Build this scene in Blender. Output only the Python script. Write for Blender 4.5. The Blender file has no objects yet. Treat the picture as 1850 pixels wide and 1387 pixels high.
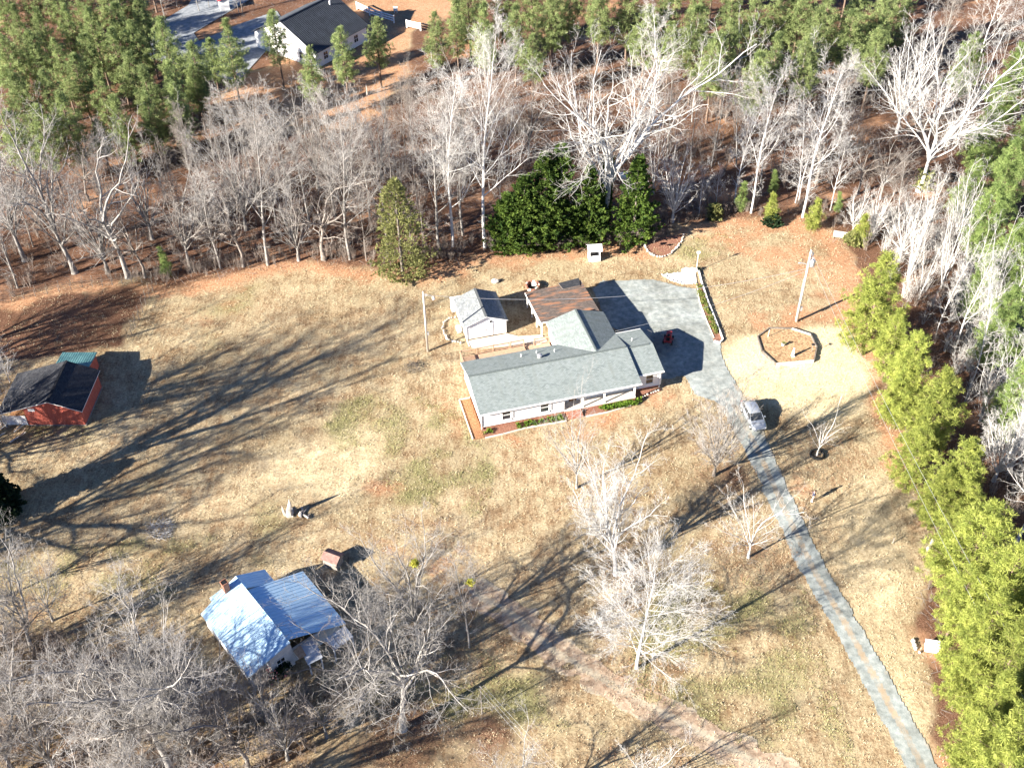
import bpy, math, random
import numpy as np
from mathutils import Vector, Matrix
D = bpy.data
scene = bpy.context.scene
COL = scene.collection
rad = math.radians

# ------------------------------------------------------------------ camera
CAM_H = 90.0
PITCH, ROLL, FPX, PW, PH = rad(42.2), rad(-0.87), 2000.0, 1850.0, 1387.0
_f = np.array([0, math.cos(PITCH), -math.sin(PITCH)])
_u0 = np.array([0, math.sin(PITCH), math.cos(PITCH)])
_x0 = np.array([1.0, 0, 0])
_r = math.cos(ROLL) * _x0 + math.sin(ROLL) * _u0
_u = -math.sin(ROLL) * _x0 + math.cos(ROLL) * _u0
cam = D.cameras.new('camera')
camo = D.objects.new('camera', cam)
COL.objects.link(camo)
camo.matrix_world = Matrix(((_r[0], _u[0], -_f[0], 0), (_r[1], _u[1], -_f[1], 0), (_r[2], _u[2], -_f[2], CAM_H), (0, 0, 0, 1)))
cam.sensor_width = 36
cam.lens = FPX / PW * 36
cam.clip_start = 1
cam.clip_end = 6000
scene.camera = camo

# ------------------------------------------------------------------ light
SUN_AZ, SUN_EL = rad(31.5), rad(23.5)      # direction the shadows run towards, sun height
world = D.worlds.new('World')
scene.world = world
world.use_nodes = True
wn = world.node_tree.nodes
wl = world.node_tree.links
sky = wn.new('ShaderNodeTexSky')
sky.sky_type = 'NISHITA'
sky.sun_disc = False
sky.air_density = 0.65
sky.dust_density = 0.1
sky.ozone_density = 8.0
sky.sun_elevation = SUN_EL
# Blender sky: rotation 0 puts the sun towards +Y, positive turns towards +X
sdx, sdy = -math.cos(SUN_AZ), -math.sin(SUN_AZ)
sky.sun_rotation = math.atan2(sdx, sdy)
wl.new(sky.outputs[0], wn['Background'].inputs[0])
wn['Background'].inputs[1].default_value = 0.05
sun = D.lights.new('sun', 'SUN')
sun.energy = 5.0
sun.angle = rad(0.6)
sun.color = (1.0, 0.92, 0.81)
suno = D.objects.new('sun', sun)
COL.objects.link(suno)
to_sun = Vector((sdx * math.cos(SUN_EL), sdy * math.cos(SUN_EL), math.sin(SUN_EL)))
suno.rotation_euler = to_sun.to_track_quat('Z', 'Y').to_euler()
suno.location = (-60, -20, 80)
scene.view_settings.view_transform = 'Standard'
scene.view_settings.look = 'None'
scene.view_settings.exposure = 2.08
scene.view_settings.gamma = 1
scene.render.engine = 'CYCLES'
scene.cycles.max_bounces = 5
scene.cycles.diffuse_bounces = 2

# ------------------------------------------------------------------ helpers
def G(px, py, h=0.0):
    """ground plan position (m) of a point seen at a photograph pixel, lying h above the ground"""
    d = _r * (px - PW / 2) - _u * (py - PH / 2) + _f * FPX
    k = (CAM_H - h) / -d[2]
    return float(d[0] * k), float(d[1] * k)

def height_at(x, y, py):
    """height at which a plumb line over (x, y) reaches image row py"""
    s = (PH / 2 - py) / FPX
    # (P.u)/(P.f) = s ; P=(x,y,z-CAM_H)
    a = x * _u[0] + y * _u[1]; b = x * _f[0] + y * _f[1]
    zz = (s * b - a) / (_u[2] - s * _f[2])
    return zz + CAM_H

def srgb(h):
    return tuple(((int(h[i:i + 2], 16) / 255) ** 2.2) for i in (0, 2, 4))

def mat(name, c1, c2=None, scale=3.0, rough=0.9, bump=0.0, metal=0.0, spec=0.3, c3=None, stretch=None, detail=6, rnd=0.0, lo=0.35, hi=0.65, bscale=None, bdist=0.05):
    m = D.materials.new(name)
    m.use_nodes = True
    n, l = m.node_tree.nodes, m.node_tree.links
    b = n['Principled BSDF']
    b.inputs['Roughness'].default_value = rough
    b.inputs['Metallic'].default_value = metal
    b.inputs['Specular IOR Level'].default_value = spec
    c1 = tuple(c1) + (1,)
    b.inputs['Base Color'].default_value = c1
    if c2 is None and bump == 0 and rnd == 0:
        return m
    tc = n.new('ShaderNodeTexCoord')
    src = tc.outputs['Object']
    if stretch:
        mp = n.new('ShaderNodeMapping')
        mp.inputs['Scale'].default_value = stretch
        l.new(src, mp.inputs[0]); src = mp.outputs[0]
    out = None
    if c2 is not None:
        t = n.new('ShaderNodeTexNoise')
        t.inputs['Scale'].default_value = scale
        t.inputs['Detail'].default_value = detail
        t.inputs['Roughness'].default_value = 0.65
        l.new(src, t.inputs['Vector'])
        r = n.new('ShaderNodeValToRGB')
        r.color_ramp.elements[0].position = lo
        r.color_ramp.elements[1].position = hi
        r.color_ramp.elements[0].color = c1
        r.color_ramp.elements[1].color = tuple(c2) + (1,)
        if c3 is not None:
            e = r.color_ramp.elements.new((lo + hi) / 2)
            e.color = tuple(c3) + (1,)
        l.new(t.outputs['Fac'], r.inputs[0])
        out = r.outputs[0]
    if rnd > 0:
        oi = n.new('ShaderNodeObjectInfo')
        hs = n.new('ShaderNodeHueSaturation')
        if out: l.new(out, hs.inputs['Color'])
        else: hs.inputs['Color'].default_value = c1
        mr = n.new('ShaderNodeMapRange')
        mr.inputs[3].default_value = 1 - rnd; mr.inputs[4].default_value = 1 + rnd
        l.new(oi.outputs['Random'], mr.inputs[0])
        l.new(mr.outputs[0], hs.inputs['Value'])
        out = hs.outputs[0]
    if out: l.new(out, b.inputs['Base Color'])
    if bump > 0:
        t2 = n.new('ShaderNodeTexNoise')
        t2.inputs['Scale'].default_value = bscale or scale * 4
        t2.inputs['Detail'].default_value = 4
        l.new(src, t2.inputs['Vector'])
        bp = n.new('ShaderNodeBump')
        bp.inputs['Strength'].default_value = bump
        bp.inputs['Distance'].default_value = bdist
        l.new(t2.outputs['Fac'], bp.inputs['Height'])
        l.new(bp.outputs[0], b.inputs['Normal'])
    return m

class MB:
    def __init__(s):
        s.v = []; s.f = []; s.m = []
    def add(s, vs, fs, m=0):
        o = len(s.v)
        s.v.extend(vs)
        for f in fs:
            s.f.append(tuple(i + o for i in f)); s.m.append(m)
    def box(s, x0, x1, y0, y1, z0, z1, m=0):
        s.add([(x0, y0, z0), (x1, y0, z0), (x1, y1, z0), (x0, y1, z0), (x0, y0, z1), (x1, y0, z1), (x1, y1, z1), (x0, y1, z1)],
              [(0, 3, 2, 1), (4, 5, 6, 7), (0, 1, 5, 4), (1, 2, 6, 5), (2, 3, 7, 6), (3, 0, 4, 7)], m)
    def beam(s, p, q, w, h, m=0):
        """rectangular bar from p to q (both 3D), w wide, h high"""
        p = Vector(p); q = Vector(q); d = (q - p)
        if d.length < 1e-6: return
        d.normalize()
        up = Vector((0, 0, 1)) if abs(d.z) < 0.95 else Vector((0, 1, 0))
        sx = d.cross(up).normalized(); uy = sx.cross(d).normalized()
        vs = []
        for c in (p, q):
            for a, b in ((-1, -1), (1, -1), (1, 1), (-1, 1)):
                vs.append(tuple(c + sx * (a * w / 2) + uy * (b * h / 2)))
        s.add(vs, [(0, 1, 2, 3), (7, 6, 5, 4), (0, 4, 5, 1), (1, 5, 6, 2), (2, 6, 7, 3), (3, 7, 4, 0)], m)
    def tube(s, pts, rs, n=6, m=0, cap=True):
        pts = [Vector(p) for p in pts]
        o = len(s.v); k = len(pts)
        a = Vector((1, 0, 0))
        for i, p in enumerate(pts):
            d = (pts[min(i + 1, k - 1)] - pts[max(i - 1, 0)])
            if d.length < 1e-9: d = Vector((0, 0, 1))
            d.normalize()
            a = a - d * a.dot(d)
            if a.length < 1e-3: a = d.orthogonal()
            a.normalize(); b = d.cross(a)
            for j in range(n):
                t = 2 * math.pi * j / n
                q = p + (a * math.cos(t) + b * math.sin(t)) * rs[i]
                s.v.append((q.x, q.y, q.z))
        for i in range(k - 1):
            for j in range(n):
                s.f.append((o + i * n + j, o + i * n + (j + 1) % n, o + (i + 1) * n + (j + 1) % n, o + (i + 1) * n + j)); s.m.append(m)
        if cap:
            s.f.append(tuple(o + j for j in range(n))[::-1]); s.m.append(m)
            s.f.append(tuple(o + (k - 1) * n + j for j in range(n))); s.m.append(m)
    def slab(s, pts, t, m=0):
        """polygon of 3D points thickened downwards by t"""
        k = len(pts)
        vs = [tuple(p) for p in pts] + [(p[0], p[1], p[2] - t) for p in pts]
        fs = [tuple(range(k)), tuple(range(2 * k - 1, k - 1, -1))]
        for i in range(k):
            j = (i + 1) % k
            fs.append((i, i + k, j + k, j))
        s.add(vs, fs, m)
    def blob(s, c, rx, ry, rz, n=8, k=5, rnd=None, j=0.0, m=0, dome=False):
        o = len(s.v); rows = []
        for a in range(k + 1):
            ph = (math.pi / 2 if dome else math.pi) * a / k
            row = []
            for b in range(n):
                t = 2 * math.pi * b / n
                q = 1 + (rnd.uniform(-j, j) if rnd else 0)
                s.v.append((c[0] + rx * q * math.sin(ph) * math.cos(t), c[1] + ry * q * math.sin(ph) * math.sin(t), c[2] + rz * q * math.cos(ph)))
                row.append(len(s.v) - 1)
            rows.append(row)
        for a in range(k):
            for b in range(n):
                s.f.append((rows[a][b], rows[a + 1][b], rows[a + 1][(b + 1) % n], rows[a][(b + 1) % n])); s.m.append(m)
    def mesh(s, name, mats, smooth=False):
        me = D.meshes.new(name)
        me.from_pydata(s.v, [], s.f)
        if not isinstance(mats, (list, tuple)): mats = [mats]
        for x in mats: me.materials.append(x)
        if len(mats) > 1: me.polygons.foreach_set('material_index', s.m)
        if smooth: me.polygons.foreach_set('use_smooth', [True] * len(me.polygons))
        me.update()
        return me
    def build(s, name, mats, parent=None, smooth=False, **kw):
        return link(name, s.mesh(name, mats, smooth), parent, **kw)

def link(name, me, parent=None, loc=None, rz=0.0, scale=None, label=None, cat=None, group=None, kind=None):
    o = D.objects.new(name, me)
    COL.objects.link(o)
    if parent is not None: o.parent = parent
    if loc is not None: o.location = loc
    if rz: o.rotation_euler = (0, 0, rz)
    if scale is not None: o.scale = scale if isinstance(scale, (tuple, list)) else (scale,) * 3
    if label: o['label'] = label
    if cat: o['category'] = cat
    if group: o['group'] = group
    if kind: o['kind'] = kind
    return o

def thing(name, label, cat, loc=(0, 0, 0), rz=0.0, group=None, scale=None):
    return link(name, None, None, loc, rz, scale, label, cat, group)

def np_mesh(name, verts, faces, mats, smooth=False):
    """verts (n,3) float, faces (m,3|4) int"""
    me = D.meshes.new(name)
    nf, k = faces.shape
    me.vertices.add(len(verts)); me.vertices.foreach_set('co', verts.astype(np.float32).ravel())
    me.loops.add(nf * k); me.loops.foreach_set('vertex_index', faces.astype(np.int32).ravel())
    me.polygons.add(nf); me.polygons.foreach_set('loop_start', np.arange(0, nf * k, k, dtype=np.int32))
    if not isinstance(mats, (list, tuple)): mats = [mats]
    for x in mats: me.materials.append(x)
    if smooth: me.polygons.foreach_set('use_smooth', [True] * nf)
    me.update(calc_edges=True)
    return me

RS = np.random.RandomState(7)
_LAT = RS.rand(64, 64)
def vnoise(x, y):
    x = np.asarray(x, float); y = np.asarray(y, float)
    xi = np.floor(x).astype(int); yi = np.floor(y).astype(int)
    fx = x - xi; fy = y - yi
    fx = fx * fx * (3 - 2 * fx); fy = fy * fy * (3 - 2 * fy)
    g = lambda a, b: _LAT[a % 64, b % 64]
    return (g(xi, yi) * (1 - fx) + g(xi + 1, yi) * fx) * (1 - fy) + (g(xi, yi + 1) * (1 - fx) + g(xi + 1, yi + 1) * fx) * fy
def fbm(x, y, o=4):
    s = 0; a = 0.5; t = 0
    for i in range(o):
        s = s + a * vnoise(x * 2 ** i + 17 * i, y * 2 ** i + 31 * i); t += a; a *= 0.55
    return s / t
def inpoly(x, y, poly):
    ins = np.zeros(x.shape, bool); n = len(poly)
    for i in range(n):
        x0, y0 = poly[i]; x1, y1 = poly[(i + 1) % n]
        c = ((y0 > y) != (y1 > y))
        if y1 == y0: continue
        ins ^= c & (x < (x1 - x0) * (y - y0) / (y1 - y0) + x0)
    return ins
def seg_dist(x, y, pts):
    d = np.full(x.shape, 1e9)
    for (x0, y0), (x1, y1) in zip(pts[:-1], pts[1:]):
        dx, dy = x1 - x0, y1 - y0
        t = np.clip(((x - x0) * dx + (y - y0) * dy) / (dx * dx + dy * dy + 1e-9), 0, 1)
        d = np.minimum(d, np.hypot(x - x0 - t * dx, y - y0 - t * dy))
    return d
def PX(*pts): return [G(a, b) for a, b in pts]

# ------------------------------------------------------------------ ground
FOREST = PX((-320, 590), (0, 545), (110, 508), (275, 508), (310, 518), (360, 500), (480, 480), (560, 470), (640, 482), (760, 484), (870, 456), (990, 455), (1180, 440), (1235, 404), (1330, 388), (1490, 396), (1530, 440), (1560, 500), (1570, 560), (1590, 640), (1620, 750), (1650, 850), (1690, 960), (1665, 1060), (1650, 1150), (1690, 1230), (1720, 1400), (1760, 1500), (2400, 1500), (2300, -250), (-400, -250))
FARYARD = PX((590, 70), (640, 0), (640, -250), (1060, -250), (900, -60), (800, 30), (760, 60), (740, 130), (700, 200), (640, 230), (560, 235), (480, 225), (430, 230), (390, 200), (420, 140))
FARROAD = PX((455, 120), (430, 150), (330, 120), (250, 100), (290, 40), (340, 10), (380, -60), (470, -60), (450, 0), (350, 60), (360, 75), (430, 45), (500, 20), (520, 50))
PEN = PX((-120, 556), (0, 540), (270, 512), (222, 622), (180, 628), (60, 650), (-100, 660))
STRAW = PX((1312, 612), (1345, 594), (1480, 600), (1552, 590), (1585, 700), (1560, 740), (1480, 765), (1390, 735), (1335, 700), (1305, 655))
STRAW2 = PX((1500, 850), (1600, 840), (1640, 950), (1640, 1120), (1690, 1250), (1720, 1420), (1660, 1420), (1560, 1200), (1490, 1020))
STRAW3 = PX((470, 800), (620, 750), (720, 770), (720, 850), (640, 930), (520, 920), (440, 870))
STRAW4 = PX((560, 500), (760, 500), (960, 480), (1060, 500), (960, 520), (800, 530), (600, 560), (480, 580))
GREENS = [PX((560, 740), (760, 690), (840, 760), (900, 860), (860, 960), (720, 900), (620, 800)), PX((1170, 1060), (1300, 1030), (1450, 1060), (1500, 1200), (1560, 1420), (1300, 1330), (1130, 1240)), PX((640, 1190), (860, 1170), (980, 1230), (1100, 1330), (900, 1300), (640, 1290)), PX((1180, 450), (1300, 420), (1340, 440), (1240, 490), (1190, 500)), PX((-40, 1000), (400, 960), (420, 1040), (180, 1120), (-40, 1060)), PX((30, 760), (150, 765), (160, 780), (60, 800))]
CLAYS = [PX((1375, 560), (1450, 535), (1545, 520), (1560, 580), (1480, 605), (1360, 612), (1350, 595)), PX((1270, 420), (1420, 415), (1540, 440), (1565, 540), (1500, 520), (1400, 490), (1290, 460)), PX((1550, 560), (1570, 560), (1600, 700), (1650, 850), (1690, 960), (1660, 1000), (1620, 850), (1575, 720)), PX((1180, 690), (1240, 690), (1250, 720), (1130, 770), (1050, 790), (900, 800), (880, 790), (1060, 755)), PX((1400, 860), (1440, 845), (1480, 900), (1440, 910)), PX((1600, 1100), (1690, 1090), (1690, 1200), (1650, 1190)), PX((640, 870), (700, 860), (760, 880), (700, 900), (640, 890))]
CLAYS2 = [PX((770, 690), (820, 680), (850, 790), (830, 810), (790, 780)), PX((570, 510), (760, 500), (860, 470), (1060, 470), (900, 500), (700, 540), (600, 545)), PX((640, 960), (780, 950), (900, 1060), (860, 1100), (720, 1040)), PX((300, 560), (430, 520), (520, 560), (400, 600))]
LEAFY = [PX((560, 1290), (800, 1210), (900, 1270), (960, 1420), (400, 1420)), PX((-60, 1130), (120, 1130), (420, 1250), (420, 1420), (-60, 1420)), PX((1230, 820), (1350, 820), (1340, 900), (1240, 900)), PX((1100, 1160), (1200, 1160), (1250, 1220), (1120, 1240)), PX((1330, 960), (1400, 980), (1400, 1020), (1320, 1010))]
TRACK = PX((760, 980), (860, 1072), (930, 1112), (1000, 1175), (1100, 1232), (1200, 1288), (1300, 1340), (1420, 1405), (1520, 1470))
DRIVE = PX((1270, 640), (1300, 690), (1335, 745), (1375, 825), (1420, 925), (1470, 1028), (1530, 1130), (1590, 1240), (1650, 1350), (1700, 1450))
PAD = PX((1070, 520), (1090, 506), (1180, 503), (1215, 513), (1258, 520), (1272, 560), (1302, 616), (1308, 650), (1330, 690), (1300, 730), (1255, 712), (1235, 680), (1170, 690), (1160, 610), (1100, 590))
TRACK2 = PX((600, 890), (680, 930), (760, 985))

def ground_masks(x, y):
    wx = x + 5.0 * (fbm(x / 4, y / 4) - 0.5) + 1.6 * (vnoise(x * 1.3, y * 1.3) - 0.5)
    wy = y + 5.0 * (fbm(x / 4 + 50, y / 4) - 0.5) + 1.6 * (vnoise(x * 1.3 + 9, y * 1.3) - 0.5)
    n1 = fbm(x / 3, y / 3)
    lit = inpoly(wx, wy, FOREST).astype(float)
    far = inpoly(wx, wy, FARYARD).astype(float)
    lit = lit * (1 - far)
    pen = inpoly(wx, wy, PEN).astype(float)
    lit = np.maximum(lit, pen)
    for p in LEAFY: lit = np.maximum(lit, inpoly(wx, wy, p) * np.clip(0.35 + 1.2 * (n1 - 0.4), 0, 0.85))
    straw = inpoly(wx, wy, STRAW).astype(float)
    straw = np.maximum(straw, 0.5 * inpoly(wx, wy, STRAW2))
    straw = np.maximum(straw, 0.55 * np.clip(inpoly(wx, wy, STRAW3) * (0.3 + 1.2 * n1), 0, 1))
    straw = np.maximum(straw, 0.3 * inpoly(wx, wy, STRAW4))
    green = np.zeros_like(x)
    for p in GREENS: green = np.maximum(green, inpoly(wx, wy, p) * 1.0)
    green = np.clip(green * np.clip(1.8 * (fbm(x / 2.2 + 7, y / 2.2) - 0.25), 0, 1) + 0.8 * np.clip(fbm(x / 5 + 3, y / 5 + 90) - 0.55, 0, 1) * 3 * (1 - straw), 0, 1)
    clay = np.zeros_like(x)
    for p in CLAYS: clay = np.maximum(clay, inpoly(wx, wy, p) * np.clip(2.6 * (fbm(x / 2, y / 2 + 40) - 0.28), 0, 1))
    for p in CLAYS2: clay = np.maximum(clay, inpoly(wx, wy, p) * np.clip(1.3 * (fbm(x / 2, y / 2 + 40) - 0.25), 0, 0.5))
    clay = np.maximum(clay, lit * (1 - pen) * np.clip(2.6 * (fbm(x / 7 + 20, y / 4) - 0.48), 0, 0.8))
    clay = np.maximum(clay, far * 0.7)
    clay = np.maximum(clay, 0.12 * (seg_dist(wx, wy, TRACK[1:]) < 2.2) * (1 - lit))
    clay = np.maximum(clay, 0.38 * (np.abs(seg_dist(wx, wy, DRIVE) - 2.1) < 0.5) * (y < 95))
    edge = (~inpoly(x, y, FOREST)) & (seg_dist(wx, wy, FOREST[1:22]) < 3.0)
    clay = np.maximum(clay, 0.75 * edge)
    leaf = (seg_dist(wx, wy, FOREST[4:16]) < 2.4) * 0.6
    lit = np.maximum(lit, leaf * np.clip(n1 * 1.6 - 0.2, 0, 1))
    green = green * 0.85
    return lit, straw, green, clay, pen

def smooth2(a, k=1):
    for _ in range(k):
        a = (a + np.roll(a, 1, 0) + np.roll(a, -1, 0) + np.roll(a, 1, 1) + np.roll(a, -1, 1)) / 5
    return a

# shader of the ground: attribute driven mixture of dry grass, green grass, leaf litter and red clay
def ground_mat():
    m = D.materials.new('ground'); m.use_nodes = True
    n, l = m.node_tree.nodes, m.node_tree.links
    b = n['Principled BSDF']; b.inputs['Roughness'].default_value = 1.0; b.inputs['Specular IOR Level'].default_value = 0.05
    geo = n.new('ShaderNodeNewGeometry')
    def noise(scale, detail=5, rough=0.65, vec=None, stretch=None, rot=0):
        t = n.new('ShaderNodeTexNoise'); t.inputs['Scale'].default_value = scale; t.inputs['Detail'].default_value = detail; t.inputs['Roughness'].default_value = rough
        v = geo.outputs['Position']
        if stretch:
            mp = n.new('ShaderNodeMapping'); mp.inputs['Scale'].default_value = stretch; mp.inputs['Rotation'].default_value = (0, 0, rot); l.new(v, mp.inputs[0]); v = mp.outputs[0]
        l.new(v, t.inputs['Vector']); return t.outputs['Fac']
    def ramp(src, stops):
        r = n.new('ShaderNodeValToRGB')
        e = r.color_ramp.elements
        e[0].position, e[0].color = stops[0][0], tuple(stops[0][1]) + (1,)
        e[1].position, e[1].color = stops[-1][0], tuple(stops[-1][1]) + (1,)
        for p, c in stops[1:-1]:
            q = e.new(p); q.color = tuple(c) + (1,)
        l.new(src, r.inputs[0]); return r.outputs[0]
    def mix(f, a, c, mode='MIX'):
        x = n.new('ShaderNodeMix'); x.data_type = 'RGBA'; x.blend_type = mode
        if isinstance(f, float): x.inputs[0].default_value = f
        else: l.new(f, x.inputs[0])
        l.new(a, x.inputs[6]); l.new(c, x.inputs[7]); return x.outputs[2]
    def attr(nm):
        a = n.new('ShaderNodeAttribute'); a.attribute_name = nm; return a.outputs['Fac']
    def soft(f, src, w=0.5):
        """break a mask up with noise: smoothstep(f + (noise-0.5)*w)"""
        a = n.new('ShaderNodeMath'); a.operation = 'SUBTRACT'; l.new(src, a.inputs[0]); a.inputs[1].default_value = 0.5
        c = n.new('ShaderNodeMath'); c.operation = 'MULTIPLY_ADD'; l.new(a.outputs[0], c.inputs[0]); c.inputs[1].default_value = w; l.new(f, c.inputs[2])
        r = n.new('ShaderNodeMapRange'); r.interpolation_type = 'SMOOTHSTEP'; r.inputs[1].default_value = 0.25; r.inputs[2].default_value = 0.75; l.new(c.outputs[0], r.inputs[0]); return r.outputs[0]
    fine = noise(4.6, 8, 0.72); mid = noise(0.55, 6, 0.6); big = noise(0.09, 4, 0.6); flk = noise(9.0, 4, 0.8)
    dry = ramp(fine, [(0.33, (0.215, 0.165, 0.100)), (0.45, (0.375, 0.305, 0.190)), (0.58, (0.50, 0.42, 0.278)), (0.72, (0.62, 0.54, 0.38))])
    brn = ramp(fine, [(0.34, (0.115, 0.076, 0.045)), (0.48, (0.245, 0.166, 0.096)), (0.70, (0.42, 0.305, 0.185))])
    patchy = noise(0.20, 7, 0.7); streak = noise(0.8, 6, 0.7, stretch=(2.6, 0.45, 1), rot=rad(-22))
    s1 = n.new('ShaderNodeMath'); s1.operation = 'ADD'; l.new(mid, s1.inputs[0]); l.new(patchy, s1.inputs[1])
    s2 = n.new('ShaderNodeMath'); s2.operation = 'ADD'; l.new(s1.outputs[0], s2.inputs[0]); l.new(streak, s2.inputs[1])
    s3 = n.new('ShaderNodeMath'); s3.operation = 'DIVIDE'; l.new(s2.outputs[0], s3.inputs[0]); s3.inputs[1].default_value = 3.0
    bm = ramp(s3.outputs[0], [(0.452, (0, 0, 0)), (0.575, (1, 1, 1))])
    base = mix(bm, dry, brn)
    grn = ramp(fine, [(0.35, (0.095, 0.095, 0.042)), (0.5, (0.235, 0.225, 0.105)), (0.7, (0.42, 0.385, 0.21))])
    base = mix(soft(attr('green'), fine, 1.4), base, grn)
    stw = ramp(fine, [(0.3, (0.40, 0.31, 0.17)), (0.5, (0.66, 0.56, 0.37)), (0.7, (0.80, 0.71, 0.50))])
    base = mix(soft(attr('straw'), mid, 0.9), base, stw)
    cly = ramp(fine, [(0.3, (0.23, 0.115, 0.060)), (0.5, (0.43, 0.245, 0.142)), (0.72, (0.60, 0.41, 0.27))])
    lit = ramp(flk, [(0.33, (0.045, 0.026, 0.018)), (0.48, (0.135, 0.072, 0.045)), (0.6, (0.245, 0.145, 0.100)), (0.75, (0.38, 0.27, 0.20))])
    base = mix(soft(attr('litter'), fine, 0.9), base, lit)
    base = mix(soft(attr('clay'), mid, 1.0), base, cly)
    # large faint variation of colour
    big2 = ramp(big, [(0.35, (0.82, 0.80, 0.76)), (0.65, (1.08, 1.06, 1.04))])
    base = mix(1.0, base, big2, 'MULTIPLY')
    l.new(base, b.inputs['Base Color'])
    ad = n.new('ShaderNodeMath'); ad.operation = 'ADD'; l.new(fine, ad.inputs[0]); l.new(flk, ad.inputs[1])
    bp = n.new('ShaderNodeBump'); bp.inputs['Strength'].default_value = 0.55; bp.inputs['Distance'].default_value = 0.12
    l.new(ad.outputs[0], bp.inputs['Height']); l.new(bp.outputs[0], b.inputs['Normal'])
    return m
M_GROUND = ground_mat()

X0, X1, Y0, Y1, CELL = -135.0, 135.0, 30.0, 262.5, 0.6
gx = np.arange(X0, X1 + 1e-6, CELL); gy = np.arange(Y0, Y1 + 1e-6, CELL)
XX, YY = np.meshgrid(gx, gy)
masks = [smooth2(m_, k_) for m_, k_ in zip(ground_masks(XX, YY), (3, 14, 4, 5, 1))]
def ground_z(x, y):
    return 0.10 * (fbm(x / 9, y / 9) - 0.5) + 0.05 * (vnoise(x * 0.9, y * 0.9) - 0.5)
ZZ = ground_z(XX, YY)
fade = np.clip(np.minimum.reduce([XX - X0, X1 - XX, YY - Y0, Y1 - YY]) / 4, 0, 1)
ZZ = (ZZ - 0.075) * fade
ny, nx = XX.shape
idx = np.arange(nx * ny).reshape(ny, nx)
F = np.stack([idx[:-1, :-1], idx[:-1, 1:], idx[1:, 1:], idx[1:, :-1]], -1).reshape(-1, 4)
V = np.stack([XX, YY, ZZ], -1).reshape(-1, 3)
R_ = 3000.0
o_ = len(V)
far_v = np.array([(-R_, -R_, 0), (R_, -R_, 0), (R_, R_ * 1.5, 0), (-R_, R_ * 1.5, 0), (X0, Y0, 0), (gx[-1], Y0, 0), (gx[-1], gy[-1], 0), (X0, gy[-1], 0)])
far_f = np.array([(0, 1, 5, 4), (1, 2, 6, 5), (2, 3, 7, 6), (3, 0, 4, 7)]) + o_
gm = np_mesh('ground', np.vstack([V, far_v]), np.vstack([F, far_f]), M_GROUND, True)
for nm, a in zip(('litter', 'straw', 'green', 'clay'), masks[:4]):
    at = gm.attributes.new(nm, 'FLOAT', 'POINT')
    val = np.zeros(len(V) + 8, np.float32); val[:len(V)] = a.ravel()
    if nm == 'litter': val[len(V):] = 0.9
    at.data.foreach_set('value', val)
link('ground', gm, kind='structure')

def patch(name, test, bbox, cell, z, material, warp=0.8, kind='structure', attrs=None):
    xs = np.arange(bbox[0], bbox[2], cell); ys = np.arange(bbox[1], bbox[3], cell)
    X, Y = np.meshgrid(xs, ys)
    wx = X + warp * (fbm(X / 1.5, Y / 1.5) - 0.5) * 2; wy = Y + warp * (fbm(X / 1.5 + 30, Y / 1.5) - 0.5) * 2
    ok = test(wx, wy)
    cx = ok[:-1, :-1] & ok[1:, :-1] & ok[:-1, 1:] & ok[1:, 1:]
    id_ = np.arange(X.size).reshape(X.shape)
    f = np.stack([id_[:-1, :-1], id_[:-1, 1:], id_[1:, 1:], id_[1:, :-1]], -1)[cx]
    used = np.unique(f); rem = np.zeros(X.size, int); rem[used] = np.arange(len(used))
    v = np.stack([X, Y, ground_z(X, Y) - 0.075 + z], -1).reshape(-1, 3)[used]
    me = np_mesh(name, v, rem[f], material, True)
    if attrs:
        for nm, fn in attrs.items():
            at = me.attributes.new(nm, 'FLOAT', 'POINT'); at.data.foreach_set('value', fn(v[:, 0], v[:, 1]).astype(np.float32))
    return link(name, me, kind=kind)

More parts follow.
